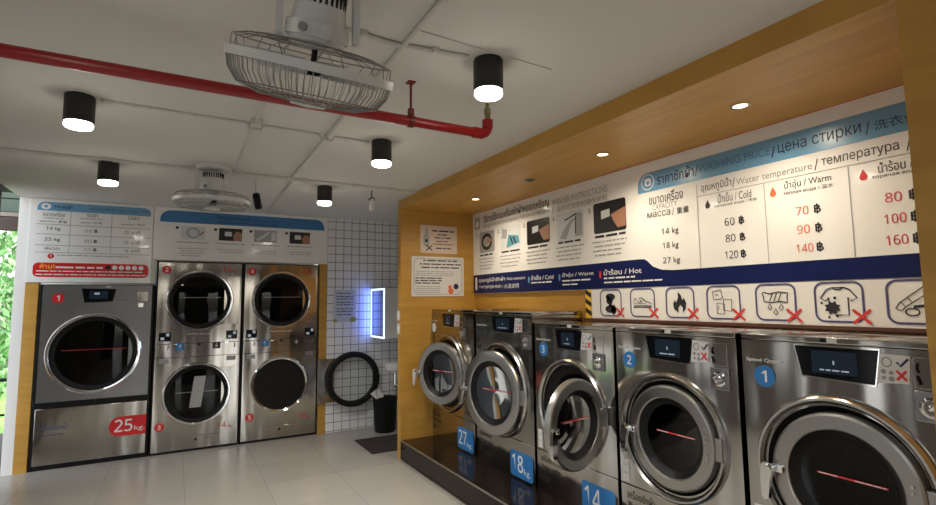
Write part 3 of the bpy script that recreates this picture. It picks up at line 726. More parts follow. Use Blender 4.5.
t.flat(rrect(1.475, 1.515, 1.64, 1.78, .018), y1)
t.text('น้ำเย็น / Cold', 2.48, 2.80, 1.708, 1.752, y1, .01).words(2.48, 2.78, 1.675, 1.695, y1)
t.text('น้ำอุ่น / Warm', 2.915, 3.285, 1.708, 1.752, y1, .01).words(2.915, 3.25, 1.675, 1.695, y1).words(2.915, 3.1, 1.645, 1.662, y1)
t.text('น้ำร้อน / Hot', 3.397, 3.76, 1.708, 1.752, y1, .01).words(3.397, 3.70, 1.675, 1.695, y1).words(3.397, 3.95, 1.645, 1.662, y1)
t.build('navy_band_lettering', M_WTXT, wbd, smooth=False)
for x, m in ((2.445, M_BAND), (2.88, M_BAND), (3.36, M_INKR)):
    N().disc(x, 1.715, .012, y1, 16, .03).build('small_drop', m, wbd, smooth=False)

# --- prohibition board
pbd, N = right_board('prohibition_board', 'narrow white board of black prohibition icons with red crosses', 'sign', -4.4, 1.385)
N().box(3.255, 5.585, F0, -.001, 1.386, 1.604, .002).build('panel', M_BOARD, pbd)
tp = N().box(3.185, 3.253, F0, -.001, 1.386, 1.604).build('hazard_tape', M_YEL, pbd, 'black and yellow striped edge', smooth=False)
t = N()
for k in range(3): z = 1.40 + .07 * k; t.flat([(3.186, z + .035), (3.252, z), (3.252, z + .035), (3.186, z + .07)], F0 - .0015)
t.build('stripe', M_TAPEK, tp, smooth=False)
ICON = [3.456, 3.755, 4.060, 4.360, 4.664, 4.968, 5.270]
for k, cx in enumerate(ICON):
    z0, z1 = 1.408, 1.597
    P = rrect(cx - .104, cx + .104, z0, z1, .04)
    P = [p for p in P]
    fr = N().stroke(P, .010, y1, True).build('icon_frame', M_PURPLE, pbd, smooth=False)
    zc = (z0 + z1) / 2; g = N(); s = lambda pts, w=.005, c=False: g.stroke([(cx + x, zc + z) for x, z in pts], w, y1 - .0006, c); f = lambda pts: g.flat([(cx + x, zc + z) for x, z in pts], y1 - .0006)
    circ = lambda x, z, r, rz=None, n=14: [(x + r * math.cos(2 * PI * i / n), z + (rz or r) * math.sin(2 * PI * i / n)) for i in range(n)]
    if k == 0:
        f(circ(0, .045, .048, .024)); f(circ(-.02, .02, .022, .03)); f([(-.02, .02), (.03, .03), (.012, -.012), (.03, -.03), (-.03, -.03), (-.012, -.006)]); f(circ(0, -.045, .055, .028)); f(circ(.03, -.05, .025, .035))
    elif k == 1:
        s([(-.07, .03), (-.055, .028), (-.035, .0), (.0, .01)]); s([(-.07, .03), (-.075, -.02), (.075, -.02), (.078, -.005), (.03, .012), (-.005, .035), (-.03, .03)]); s([(-.078, -.03), (.078, -.03)], .007); s([(-.02, .02), (-.005, .005)]); s([(0, .03), (.015, .012)]); s([(.03, .012), (.03, -.018)], .003); s([(-.07, -.005), (.02, -.005)], .003)
    elif k == 2:
        f([(-.01, -.065), (-.045, -.04), (-.05, -.005), (-.035, .02), (-.028, .0), (-.012, .03), (-.012, .07), (.012, .045), (.018, .015), (.03, .03), (.048, .0), (.042, -.04), (.02, -.062), (.022, -.035), (.005, -.012), (-.015, -.035)])
    elif k == 3:
        s([(-.06, .015), (-.065, .065), (-.01, .075), (-.003, .03), (-.012, .02)], .005, True); s([(-.045, .045), (-.03, .045)], .006)
        s([(-.04, -.065), (.005, -.068), (.01, -.01), (-.04, -.005)], .005, True); s([(.0, -.045), (.05, -.05), (.055, .015), (.005, .02)], .005, True); s([(-.03, -.04), (-.03, -.02)], .004)
    elif k == 4:
        s([(-.07, .05), (-.06, .055), (-.03, .045), (.02, .055), (.068, .048), (.062, .02), (.066, .0), (.02, .004), (-.02, -.002), (-.06, .004), (-.062, .03)], .006, True)
        for q in (-.03, -.008, .016): s([(q, .005), (q + .018, .048)], .005)
        for x, z in ((-.03, -.03), (.0, -.055), (.03, -.03)): s([(x, z + .022), (x + .011, z), (x, z - .012), (x - .011, z)], .005, True)
    elif k == 5:
        s([(-.025, .07), (-.05, .06), (-.08, .02), (-.055, .005), (-.042, .022)], .006); s([(.025, .07), (.05, .06), (.08, .02), (.055, .005), (.042, .022), (.042, -.062), (-.005, -.062)], .006); s([(-.025, .07), (-.01, .06), (.01, .06), (.025, .07)], .006); s([(-.025, .07), (.025, .07)], .005); s([(-.042, .022), (-.042, -.0)], .006)
        f([(-.028 + (.038 if i % 2 else .026) * math.cos(i * PI / 8), -.028 + (.036 if i % 2 else .024) * math.sin(i * PI / 8)) for i in range(16)])
        for x, z, r in ((-.075, -.005, .006), (-.015, .02, .007), (-.045, -.073, .006), (-.01, -.067, .007)): f(circ(x, z, r))
    else:
        s([(-.075, -.03), (-.06, -.005), (.03, .065), (.045, .06), (.048, .04), (-.035, -.02), (-.055, -.04)], .005, True); s([(-.055, .0), (-.04, -.02)], .004); s([(-.03, .018), (-.015, -.0)], .004)
        s([(.03, -.03), (.08, .02)], .012); s([(-.01, -.022), (.075, -.012)], .012); s(circ(-.015, -.045, .025, .016), .006, True); s(circ(.045, -.06, .014, .022), .006, True)
    g.build('pictogram', M_INK, fr, smooth=False)
    if k < 6:
        N().stroke([(cx + .058, 1.402), (cx + .132, 1.466)], .013, y1 - .002).stroke([(cx + .058, 1.466), (cx + .132, 1.402)], .013, y1 - .0024).build('red_cross', M_XRED, fr, smooth=False)

# ------------------------------------------------------------------ boards above the dryers
dbd = thing('price_board', 'white dryer price board with a red banner above the 25 kg dryer', 'sign', (-.48, 0, 1.746))
Nb = lambda: MB(off=(.48, 0, -1.746))
MB(off=(.48, 0, -1.746)).box(-.994, .012, -.012, .002, 1.748, 2.556, .002).build('panel', M_BOARD, dbd)
y2 = -.0132
bd = Nb().flat(rrect(-.939, -.011, 2.440, 2.524, .06, corners='cd'), y2).build('header_band', M_BAND, dbd, smooth=False)
Nb().disc(-.874, 2.480, .038, y2 - .0008, 24, .030).build('logo', M_WTXT, dbd, smooth=False)
Nb().disc(-.874, 2.480, .014, y2 - .0014).build('logo_drum', M_BAND, dbd, smooth=False)
Nb().text('ราคาอบผ้า', -.813, -.667, 2.466, 2.508, y2 - .0008, .012).text('/ DRYING PRICE / цена сушки / 烘干', -.55, -.033, 2.470, 2.494, y2 - .0008).build('header_lettering', M_INKN, dbd, smooth=False)
t = Nb()
for z in (2.306, 2.211, 2.105, 2.036): t.rect(-.938, -.006, z - .0025, z + .0025, y2)
for x in (-.679, -.345): t.rect(x - .002, x + .002, 2.04, 2.438, y2)
t.build('table_lines', M_GREY, dbd, smooth=False)
t = Nb().text('ขนาดเครื่อง', -.894, -.726, 2.385, 2.430, y2).text('ราคา', -.551, -.461, 2.395, 2.430, y2).text('เวลา', -.205, -.117, 2.395, 2.430, y2)
t.text('масса / 重量', -.915, -.706, 2.325, 2.348, y2).text('цена / 价钱', -.60, -.425, 2.330, 2.353, y2).text('время / 时间', -.265, -.06, 2.332, 2.356, y2)
t.text('14 kg', -.862, -.754, 2.243, 2.284, y2, .01).text('25 kg', -.871, -.751, 2.138, 2.179, y2, .01).text('เพิ่มเวลา', -.867, -.752, 2.060, 2.096, y2)
for k, z in enumerate((2.260, 2.158, 2.073)):
    t.text('B', -.485, -.458, z - .016, z + .016, y2, .03); t.text(('25', '25', '6')[k], -.235 if k < 2 else -.22, -.195, z - .015, z + .015, y2); t.text('นาที', -.17, -.098, z - .016, z + .022, y2)
t.build('table_lettering', M_INK, dbd, smooth=False)
t = Nb()
for k, z in enumerate((2.260, 2.158, 2.073)): t.text(('60', '80', '10')[k], -.560, -.503, z - .016, z + .016, y2)
t.words(-.768, -.186, 2.004, 2.018, y2).words(-.60, -.42, 2.375, 2.386, y2).words(-.89, -.73, 2.362, 2.373, y2).build('thin_lettering', M_GREY, dbd, smooth=False)
b = Nb().disc(-.814, 2.000, .025, y2).build('notice_dot', M_RED, dbd, smooth=False); Nb().text('!', -.819, -.809, 1.988, 2.014, y2 - .0008, .03).build('mark', M_WTXT, b, smooth=False)
rb = Nb().flat(rrect(-.944, -.011, 1.799, 1.937, .045), y2).build('red_banner', M_RED, dbd, smooth=False)
Nb().text('ห้าม!', -.892, -.781, 1.880, 1.930, y2 - .0008, .015).build('warning_lettering', M_YEL, rb, smooth=False)
Nb().words(-.772, -.397, 1.880, 1.908, y2 - .0008).words(-.919, -.042, 1.848, 1.864, y2 - .0008).words(-.920, -.032, 1.815, 1.832, y2 - .0008).build('print', M_WTXT, rb, smooth=False)
for k in range(6): Nb().disc(-.357 + .056 * k, 1.899, .022, y2 - .0008).build('icon', M_PBLK if k == 0 else M_WTXT, rb, smooth=False)

ibd = thing('instruction_board', 'white dryer instruction board with a blue band above the stacked dryers', 'sign', (.93, 0, 1.992))
Ni = lambda: MB(off=(-.93, 0, -1.992))
Ni().box(.020, 1.828, -.012, .002, 1.994, 2.556, .002).build('panel', M_BOARD, ibd)
Ni().flat(rrect(.072, 1.785, 2.395, 2.522, .10, corners='cd'), y2).build('header_band', M_BANDD, ibd, smooth=False)
Ni().text('วิธีการใช้งานเครื่องอบผ้า', .611, .957, 2.455, 2.505, y2 - .0008, .01).text('DRYER INSTRUCTIONS', .97, 1.28, 2.448, 2.472, y2 - .0008).words(.62, 1.25, 2.415, 2.430, y2 - .0008).build('header_lettering', M_INKN, ibd, smooth=False)
for k, (a, b, kd) in enumerate(((.268, .499, 0), (.635, .870, 1), (.995, 1.240, 2), (1.382, 1.617, 1))):
    z0, z1 = 2.222, 2.360; w = b - a
    o = Ni().rect(a, b, z0, z1, y2).build('printed_photo', (M_PLGT, M_PBLK, M_PGREY)[kd], ibd, smooth=False)
    if kd == 1:
        Ni().rect(a + w * .25, a + w * .55, z0 + .05, z0 + .10, y2 - .0008).build('print', M_PLGT, o, smooth=False)
        Ni().flat([(b, z0), (b, z0 + .09), (a + w * .75, z0 + .11), (a + w * .6, z0 + .06), (a + w * .65, z0)], y2 - .0008).build('print', M_SKIN, o, smooth=False)
    elif kd == 0:
        Ni().stroke([(a + w * .5 + .055 * math.cos(i * PI / 9), z0 + .068 + .05 * math.sin(i * PI / 9)) for i in range(18)], .02, y2 - .0008, True).build('print', M_PGREY, o, smooth=False)
        Ni().stroke([(b - .05, z0 + .05), (b - .01, z0 + .09)], .02, y2 - .0012).build('print', M_SKIN, o, smooth=False)
    else:
        Ni().stroke([(a + .03, z0 + .02), (a + w * .45, z0 + .07), (a + w * .65, z0 + .12)], .028, y2 - .0008).rect(b - .06, b - .01, z0 + .02, z1 - .02, y2 - .0008).build('print', M_PLGT, o, smooth=False)
    Ni().disc(a - .035, z1 - .02, .016, y2).build('step_dot', M_INK, ibd, smooth=False)
    c = (a + b) / 2
    Ni().words(c - .15, c + .15, 2.180, 2.195, y2).build('caption_print', M_GREY, ibd, smooth=False)
    t = Ni()
    for q in range(4 if k == 0 else 2): t.words(c - .14 + .03 * (q % 2), c + .14 - .02 * q, 2.115 - .026 * q, 2.127 - .026 * q, y2)
    t.build('body_print', M_LINEG, ibd, smooth=False)

# ------------------------------------------------------------------ paper notices
yp = YF - .08
n1 = thing('notice', 'small pale pink notice with a bottle picture on the far yellow partition', 'notice', (2.631, yp, 2.027))
Q = lambda: MB(off=(-2.631, 0, -2.027))
Q().box(2.419, 2.844, -.006, -.001, 2.027, 2.317).build('sheet', mat('paper_pink', (.66, .54, .47), .5), n1, smooth=False)
yq = -.0072
Q().flat([(2.452, 2.10), (2.518, 2.10), (2.520, 2.20), (2.505, 2.235), (2.497, 2.29), (2.474, 2.29), (2.468, 2.235), (2.450, 2.20)], yq).build('bottle_picture', M_PGREY, n1, smooth=False)
Q().stroke([(2.482, 2.054), (2.552, 2.108)], .012, yq - .0006).stroke([(2.482, 2.108), (2.552, 2.054)], .012, yq - .0008).rect(2.47, 2.50, 2.14, 2.17, yq - .0008).build('cross', M_INK, n1, smooth=False)
Q().words(2.551, 2.807, 2.250, 2.274, yq).words(2.617, 2.738, 2.214, 2.234, yq).words(2.581, 2.770, 2.180, 2.200, yq).words(2.596, 2.738, 2.146, 2.160, yq).words(2.56, 2.806, 2.116, 2.130, yq).words(2.591, 2.769, 2.070, 2.090, yq).build('print', M_INK, n1, smooth=False)
n2 = thing('notice', 'large white bordered notice with small cartoon corner figures below the pink one', 'notice', (2.62, yp, 1.575))
Q = lambda: MB(off=(-2.62, 0, -1.575))
Q().box(2.320, 2.921, -.008, -.001, 1.580, 1.990).build('sheet', M_PAPER, n2, smooth=False)
Q().stroke(rrect(2.345, 2.897, 1.602, 1.968, .05), .006, yq - .0015, True).build('border', M_GREY, n2, smooth=False)
t = Q().words(2.448, 2.843, 1.938, 1.960, yq - .0015).words(2.408, 2.886, 1.902, 1.922, yq - .0015).words(2.428, 2.864, 1.867, 1.888, yq - .0015)
for z in (1.758, 1.732, 1.707): t.words(2.359, 2.66, z, z + .019, yq - .0015)
t.build('bold_print', M_INK, n2, smooth=False)
t = Q()
for z in (1.835, 1.815, 1.795, 1.680, 1.660, 1.640, 1.620): t.words(2.365, 2.80 if z > 1.7 else 2.64, z - .005, z + .006, yq - .0015)
t.build('fine_print', M_GREY, n2, smooth=False)
Q().disc(2.765, 1.635, .032, yq - .0015).build('orange_spot', M_ORANGE, n2, smooth=False); Q().disc(2.755, 1.675, .022, yq - .0018).build('orange_spot', M_ORANGE, n2, smooth=False); Q().disc(2.826, 1.682, .030, yq - .0015).build('dark_spot', M_INKN, n2, smooth=False)
n3 = thing('notice', 'white notice with green leaf corners on the tiled wall beside the mirror', 'notice', (2.05, 0, 1.29))
Q = lambda: MB(off=(-2.05, 0, -1.29))
Q().box(1.912, 2.184, -.005, -.001, 1.290, 1.680).build('sheet', mat('paper_blue', (.52, .56, .64), .5), n3, smooth=False)
t = Q()
for k, z in enumerate((1.64, 1.60, 1.57, 1.53, 1.50, 1.45, 1.42, 1.38)): t.words(1.945, 2.15, z - .008, z + .008, -.0062)
t.build('print', M_INKN, n3, smooth=False)
lf = mat('print_leaf', (.28, .33, .05), .5)
Q().disc(2.15, 1.32, .045, -.0062, 16, .03).build('leaf_corner', lf, n3, smooth=False); Q().disc(1.935, 1.31, .022, -.0062).build('leaf_corner', lf, n3, smooth=False)

# switches on the edge of the far partition
for z, lb in ((1.391, 'upper white wall switch on the edge of the yellow partition'), (1.256, 'lower white wall switch on the edge of the yellow partition')):
    s = thing('wall_switch', lb, 'switch', (XP - .002, -1.389, z), -PI / 2, None)
    MB().box(-.034, .034, -.010, 0, -.048, .048, .004).build('switch_plate', M_PVC, s); MB().box(-.012, .012, -.014, -.009, -.02, .02, .002).build('rocker', M_WTXT, s)

# ------------------------------------------------------------------ nook: mirror cabinet, basin, bin, mat
mc = thing('mirror_cabinet', 'white wall cabinet with a mirror front and glowing blue white edge', 'cabinet', (2.56, -.268, 1.10))
MB().box(-.18, .188, -.232, .233, 0, .59, .004).build('body', M_CABW, mc)
MB().box(-.188, -.181, -.212, .212, .022, .568).build('mirror_pane', M_MIRROR, mc, smooth=False)
fr = MB().box(-.190, -.1805, -.233, -.213, 0, .59).box(-.190, -.1805, .213, .233, 0, .59).box(-.190, -.1805, -.213, .213, 0, .02).box(-.190, -.1805, -.213, .213, .57, .59)
fr.build('light_frame', M_LED, mc, 'glowing blue white edge light', smooth=False)
sk = thing('washbasin', 'white washbasin on the nook wall below the mirror cabinet', 'basin', (2.745, -.40, .70))
bs = MB().lathe([(.001, .0), (.08, 0), (.14, .03), (.165, .09), (.165, .10), (.153, .10), (.13, .045), (.06, .025), (.001, .022)], 'Z', (-.165, 0, 0), 40)
bs.box(-.08, .003, -.13, .13, .03, .098, .01); bs.build('bowl', M_PORC, sk)
MB().tube([(-.03, 0, .11), (-.03, 0, .20), (-.07, 0, .23), (-.12, 0, .21)], .011).build('tap', M_CHROME, sk)
MB().tube([(-.2, 0, 0), (-.2, 0, -.15), (-.1, 0, -.2), (0, 0, -.2)], .018).build('waste_pipe', M_CHROME, sk)
bn = thing('waste_bin', 'black waste bin standing in the tiled nook', 'bin', (2.475, -.27, 0))
MB().lathe([(.001, .003), (.115, 0), (.120, .01), (.145, .38), (.150, .385), (.150, .395), (.141, .395), (.138, .38), (.112, .02), (.001, .018)], 'Z', (0, 0, 0), 36).build('bucket', M_BIN, bn)
pp = MB().add([(-.05, -.03, 0), (.05, -.02, .015), (.06, .05, .05), (-.04, .04, .085), (-.11, .0, .06), (-.07, -.05, .11), (-.02, -.01, .12)], [(0, 1, 6), (1, 2, 6), (2, 3, 6), (3, 4, 5), (4, 0, 5), (5, 6, 3), (0, 6, 5)])
tag(pp.build('crumpled_paper', M_PAPER, None, smooth=False, loc=(2.385, -.32, .397)), 'crumpled white paper sticking out of the black waste bin', 'paper')
dm = MB().box(-.285, .285, -.30, .30, 0, .010, .003); dm = dm.build('doormat', M_MAT, loc=(2.315, -.81, 0)); tag(dm, 'dark brown rubber doormat lying in front of the tiled nook', 'mat')

# ------------------------------------------------------------------ ceiling fans
def fan(label, loc, head, axis, ring, yoke_rz=0., bowl=.10, nw=72):
    """loc on ceiling; head = ring centre relative to loc; axis = downward normal of the guard"""
    r = thing('ceiling_fan', label, 'fan', loc)
    head = Vector(head); ax = Vector(axis).normalized()
    q = Vector((0, 0, -1)).rotation_difference(ax).to_matrix().to_4x4(); H = Matrix.Translation(head) @ q
    mot = H @ Vector((0, 0, .125))
    MB().lathe([(.001, 0), (.115, 0), (.115, -.02), (.10, -.035), (.001, -.035)], 'Z', (0, 0, 0), 32).build('mount_plate', M_FANW, r)
    yk = Matrix.Translation((mot.x, mot.y, 0)) @ Matrix.Rotation(yoke_rz, 4, 'Z')
    y = MB()
    for sx in (-1, 1):
        pr = [(-.022, 0), (.022, 0), (.018, mot.z + .02), (.010, mot.z - .045), (-.010, mot.z - .045), (-.020, mot.z + .02)]
        y.add([(sx * .100, x, z) for x, z in pr] + [(sx * .126 if k < 2 else sx * .120, x, z) for k, (x, z) in enumerate(pr)],
              [tuple(range(6)), tuple(range(11, 5, -1))] + [(k, k + 6, (k + 1) % 6 + 6, (k + 1) % 6) for k in range(6)], yk)
    y.box(-.12, .12, -.03, .03, -.03, 0, .006, M=yk)
    y.build('yoke', M_FANW, r)
    m = MB(M=H)
    m.lathe([(.001, .235), (.050, .232), (.066, .22), (.078, .145), (.082, .10), (.082, .075), (.05, .055), (.001, .055)], 'Z', (0, 0, 0), 36)
    m.build('motor_housing', M_FANW, r)
    MB(M=H).lathe([(.081, .125), (.092, .125), (.092, .085), (.081, .085)], 'Z', (0, 0, 0), 36, closed=True).build('collar', M_FANW, r)
    sl = MB(M=H)
    for k in range(28):
        a = 2 * PI * k / 28; sl.box(-.003, .003, -.004, .004, .17, .215, M=Matrix.Rotation(a, 4, 'Z') @ Matrix.Translation((.0695, 0, 0)))
    sl.build('vent_slots', M_BLACK, r)
    kn = MB(M=H).lathe([(.0, 0), (.012, 0), (.012, .012), (.0, .012)], 'X', (.090, 0, .105), 12, M=Matrix.Rotation(-2.2, 4, 'Z')); kn.build('knob', M_GREY, r)
    MB(M=H).lathe([(.001, .055), (.009, .055), (.009, .01), (.03, .01), (.03, -.012), (.02, -.02), (.001, -.02)], 'Z', (0, 0, 0), 20).build('shaft_hub', M_BLACK, r)
    for k in range(3):
        b = MB(M=H @ Matrix.Rotation(2 * PI * k / 3 + .3, 4, 'Z')); P = []
        n = 8
        top = [(.02 + (ring - .05) * i / n, .018 + .085 * math.sin(PI * min(1, i / n * 1.05) * .62)) for i in range(n + 1)]
        bot = [(.02 + (ring - .05) * i / n, -.018 - .05 * math.sin(PI * i / n * .8)) for i in range(n + 1)]
        vs = []
        for (x, yy), (x2, yb) in zip(top, bot):
            for dz in (0, -.003): vs += [(x, yy, .025 + dz), (x2, yb, -.02 + dz)]
        fs = []
        for i in range(n):
            o = 4 * i; fs += [(o, o + 1, o + 5, o + 4), (o + 2, o + 3, o + 7, o + 6), (o, o + 2, o + 6, o + 4), (o + 1, o + 3, o + 7, o + 5)]
        fs += [(0, 1, 3, 2), (4 * n, 4 * n + 1, 4 * n + 3, 4 * n + 2)]
        b.add(vs, fs).build('blade', M_BLADE, r)
    MB(M=H).lathe([(ring + .006, .012), (ring + .006, -.012), (ring - .008, -.012), (ring - .008, .012)], 'Z', (0, 0, 0), 72, closed=True).build('guard_rim', M_FANW, r)
    g = MB(M=H)
    for k in range(nw):
        a = 2 * PI * k / nw
        pr = [(ring, -.005), (ring * .97, -bowl * .45), (ring * .86, -bowl * .82), (ring * .62, -bowl), (.06, -bowl * 1.05)]
        g.tube([(p * math.cos(a + .25 * (ring - p)), p * math.sin(a + .25 * (ring - p)), z) for p, z in pr], .0014 if nw > 40 else .0011, 4, caps=False)
    for p, z in ((ring * .86, -bowl * .82), (ring * .62, -bowl)):
        g.tube([(p * math.cos(2 * PI * i / 48), p * math.sin(2 * PI * i / 48), z) for i in range(48)], .002, 4, True)
    g.build('front_guard', M_WIRE, r)
    MB(M=H).lathe([(.001, -bowl * 1.05 - .012), (.05, -bowl * 1.05 - .008), (.062, -bowl * 1.05 + .004), (.001, -bowl * 1.05 + .006)], 'Z', (0, 0, 0), 28).build('guard_badge', M_FANW, r)
    g = MB(M=H)
    for k in range(18):
        a = 2 * PI * k / 18; w = .018 * (1 if k % 2 else -1)
        pr = [(ring - .01, .008), (ring * .96, .045), (ring * .80, .058), (ring * .6, .062), (.08, .064)]
        g.tube([(p * math.cos(a) - w * math.sin(a) * (1 if 0 < i < 4 else 0), p * math.sin(a) + w * math.cos(a) * (1 if 0 < i < 4 else 0), z) for i, (p, z) in enumerate(pr)], .0016, 4, caps=False)
    for p, z in ((ring * .95, .047), (ring * .7, .061)):
        g.tube([(p * math.cos(2 * PI * i / 48), p * math.sin(2 * PI * i / 48), z) for i in range(48)], .002, 4, True)
    g.build('rear_guard', M_WIRE, r)
    return r
fan('large white oscillating ceiling fan nearest the camera, its cage tilted', (.605, -4.69, HC), (-.014, -.04, -.335), (-.03, .40, -.91), .241, -.15, .100)
fan('white oscillating ceiling fan further back over the dryers, its cage level', (.46, -1.99, HC), (.005, .03, -.275), (.0, .03, -1), .262, -.1, .05, 30)

# ------------------------------------------------------------------ red pipe
rp = thing('sprinkler_pipe', 'red sprinkler pipe running under the white ceiling', 'pipe', (1.62, -4.074, HC))
zp_ = 2.378 - HC
arc = [(.0 - .035 + .035 * math.sin(a * PI / 12), 0, zp_ + .035 - .035 * math.cos(a * PI / 12)) for a in range(7)]
MB().tube([(-2.68, 0, zp_), (-.06, 0, zp_)] + arc + [(0, 0, zp_ + .07)], .0235, 16).build('tube', M_PIPE, rp)
MB().tube([(-.085, 0, zp_), (-.03, 0, zp_ + .0)], .028, 16).tube([(0, 0, zp_ + .035), (0, 0, zp_ + .075)], .028, 16).build('elbow', M_PIPE, rp)
MB().tube([(0, 0, zp_ + .07), (0, 0, zp_ + .125)], .014, 12).tube([(0, 0, zp_ + .108), (0, 0, zp_ + .135)], .018, 8).tube([(0, 0, zp_ + .13), (0, 0, -.001)], .010, 10).build('sprinkler_fitting', M_BRASS, rp)
hg = MB().tube([(-.427, 0, 0), (-.427, 0, zp_ + .03)], .006, 8); hg.lathe([(.030, -.012), (.030, .012), (.025, .012), (.025, -.012)], 'X', (-.427, 0, zp_), 20, closed=True); hg.box(-.44, -.414, -.012, .012, zp_ + .026, zp_ + .062, .003); hg.box(-.445, -.409, -.02, .02, -.006, 0)
hg.build('hanger', mat('hanger_red', (.16, .01, .01), .4), rp)

# ------------------------------------------------------------------ downlights
def downlight(x, y, label, z=HC, e=40):
    r = thing('downlight', label, 'lamp', (x, y, z), group=None)
    MB().lathe([(.001, 0), (.062, 0), (.065, -.004), (.065, -.138), (.063, -.140), (.001, -.140)], 'Z', (0, 0, 0), 40).build('housing', M_LAMPB, r)
    MB().lathe([(.060, -.140), (.061, -.156), (.054, -.164), (.001, -.168)], 'Z', (0, 0, 0), 32).build('lens', M_LAMPE, r)
    l = bpy.data.lights.new('downlight_beam', 'SPOT'); l.energy = e; l.color = (1, .95, .86); l.spot_size = R(130); l.spot_blend = .9; l.shadow_soft_size = .06
    o = bpy.data.objects.new('downlight_beam', l); COL.objects.link(o); o.parent = r; o.location = (0, 0, -.185)
E_D = 62
downlight(-.204, -3.146, 'black cylinder downlight at upper left, larger of the left pair', e=E_D)
downlight(-.212, -1.90 + .115, 'black cylinder downlight at left nearer the dryer price board', HC - .012, e=E_D)
downlight(1.384, -3.139, 'black cylinder downlight hanging below the middle of the red pipe', e=E_D)
downlight(1.372, -1.696, 'black cylinder downlight in front of the white tiled wall', HC - .012, e=E_D)
downlight(1.403, -4.437, 'black cylinder downlight above the end of the red pipe, largest in view', e=E_D)
downlight(-.2, -4.75, 'added black cylinder downlight left of the near fan, out of view', e=E_D)  # extra lamp added just out of view to light the room
downlight(-.2, -6.2, 'unseen black cylinder downlight added behind the camera on the open side', e=E_D)  # unseen lamp added for more light from behind the camera
downlight(.6, -7.8, 'unseen black cylinder downlight added nearest the rear wall', e=E_D)  # unseen lamp added to light the rear of the room
NM = ['recessed spot in the yellow soffit farthest from the camera', 'unlit recessed spot in the yellow soffit, second from the far end', 'glowing recessed spot in the middle of the yellow soffit', 'glowing recessed spot in the yellow soffit nearest the camera']
for k, y in enumerate((-2.208, -3.052, -3.851, -4.795)):
    s = thing('recessed_spot', NM[k], 'lamp', (2.632, y, ZS))
    MB().lathe([(.045, .0), (.045, -.004), (.034, -.006), (.032, .0)], 'Z', (0, 0, 0), 28).build('trim_ring', M_BRASS if k == 1 else M_SATIN, s)
    MB().lathe([(.032, -.002), (.001, -.004)], 'Z', (0, 0, 0), 24).build('lens', M_BLACK if k == 1 else M_SPOTE, s)
    if k != 1:
        l = bpy.data.lights.new('spot_beam', 'SPOT'); l.energy = 38; l.color = (1, .85, .64); l.spot_size = R(165); l.spot_blend = 1; l.shadow_soft_size = .03
        o = bpy.data.objects.new('spot_beam', l); COL.objects.link(o); o.parent = s; o.location = (0, 0, -.012)

# ------------------------------------------------------------------ conduits, boxes, small ceiling fittings
def conduit(pts, r, label, clips=0):
    c = Vector(pts[0]); t = thing('conduit', label, 'conduit', (c.x, c.y, c.z), group=None)
    P = [Vector(p) - c for p in pts]
    MB().tube(P, r, 10).build('tube', M_PVC, t)
    for k in range(clips):
        f = (k + .5) / clips; a, b = P[0], P[-1]; q = a.lerp(b, f)
        MB().box(q.x - .012, q.x + .012, q.y - .012, q.y + .012, q.z - r * 1.3, q.z + r, .002).build('clip', M_PVC, t)
zc_ = HC - .011
conduit([(1.01, -5.2, zc_), (1.055, -1.84, zc_)], .011, 'white conduit running from the front towards the back, right of the near fan', 4)
conduit([(1.075, -1.80, zc_ - .009), (1.11, -.02, zc_ - .009)], .009, 'white conduit continuing to the back wall over the far fan')
conduit([(.612, -4.35, zc_), (.616, -2.11, zc_)], .010, 'white conduit linking the near fan to the far fan', 3)
conduit([(-.12, -3.146, HC - .008), (.57, -3.13, HC - .008), (.585, -3.128, HC - .036), (.645, -3.127, HC - .036), (.66, -3.127, HC - .008), (.99, -3.11, HC - .008), (1.005, -3.11, HC - .036), (1.07, -3.109, HC - .036), (1.085, -3.109, HC - .008), (1.31, -3.10, HC - .008)], .009, 'white conduit between the two mid ceiling downlights', 5)
conduit([(-1.07, -1.868, HC - .008), (.36, -1.862, HC - .008)], .010, 'white conduit along the ceiling step left of the far fan', 4)
conduit([(.57, -1.862, HC - .011), (2.20, -1.842, HC - .011)], .014, 'white conduit along the ceiling step right of the far fan', 4)
conduit([(.70, -4.42, zc_), (.98, -4.40, zc_), (1.30, -4.44, zc_)], .010, 'white conduit from the near fan to the nearest downlight', 2)
conduit([(1.02, -4.53, HC - .003), (1.70, -4.50, HC - .003)], .003, 'thin white cable on the ceiling beside the nearest downlight')
for p, lb in (((.616, -3.185, HC), 'white junction box where two conduits cross behind the near fan'), ((1.05, -1.87, HC), 'white junction box at the conduit crossing right of the far fan'), ((1.155, -1.87, HC), 'small white conduit coupling beside the junction box by the far fan')):
    j = thing('junction_box', lb, 'junction box', p)
    s = .03 if 'small' not in lb else .018
    MB().box(-s, s, -s, s, -.035, 0, .004).build('box', M_PVC, j); MB().lathe([(.001, -.038), (s * .6, -.037), (s * .6, -.033)], 'Z', (0, 0, 0), 16).build('cover', M_PVC, j)
cm = thing('spot_camera', 'small black cylinder camera hanging right of the far fan', 'camera', (.80, -1.70, HC - .012))
MB().tube([(0, 0, 0), (0, 0, -.10), (.01, -.02, -.13)], .006).build('stalk', M_PVC, cm)
MB().lathe([(.001, -.02), (.026, -.018), (.030, -.005), (.030, .10), (.024, .115), (.001, .117)], 'Z', (0, 0, 0), 24, M=Matrix.Translation((.02, -.03, -.235)) @ Matrix.Rotation(R(-12), 4, 'Y')).build('camera_body', M_BLACK, cm)
bh = thing('bulb_holder', 'small white bulb holder hanging before the tiled wall', 'lamp', (1.80, -1.72, HC - .012))
MB().tube([(0, 0, 0), (0, 0, -.06), (.03, 0, -.075)], .006).tube([(.0, 0, -.06), (-.03, 0, -.09)], .006).build('bracket', M_BLACK, bh)
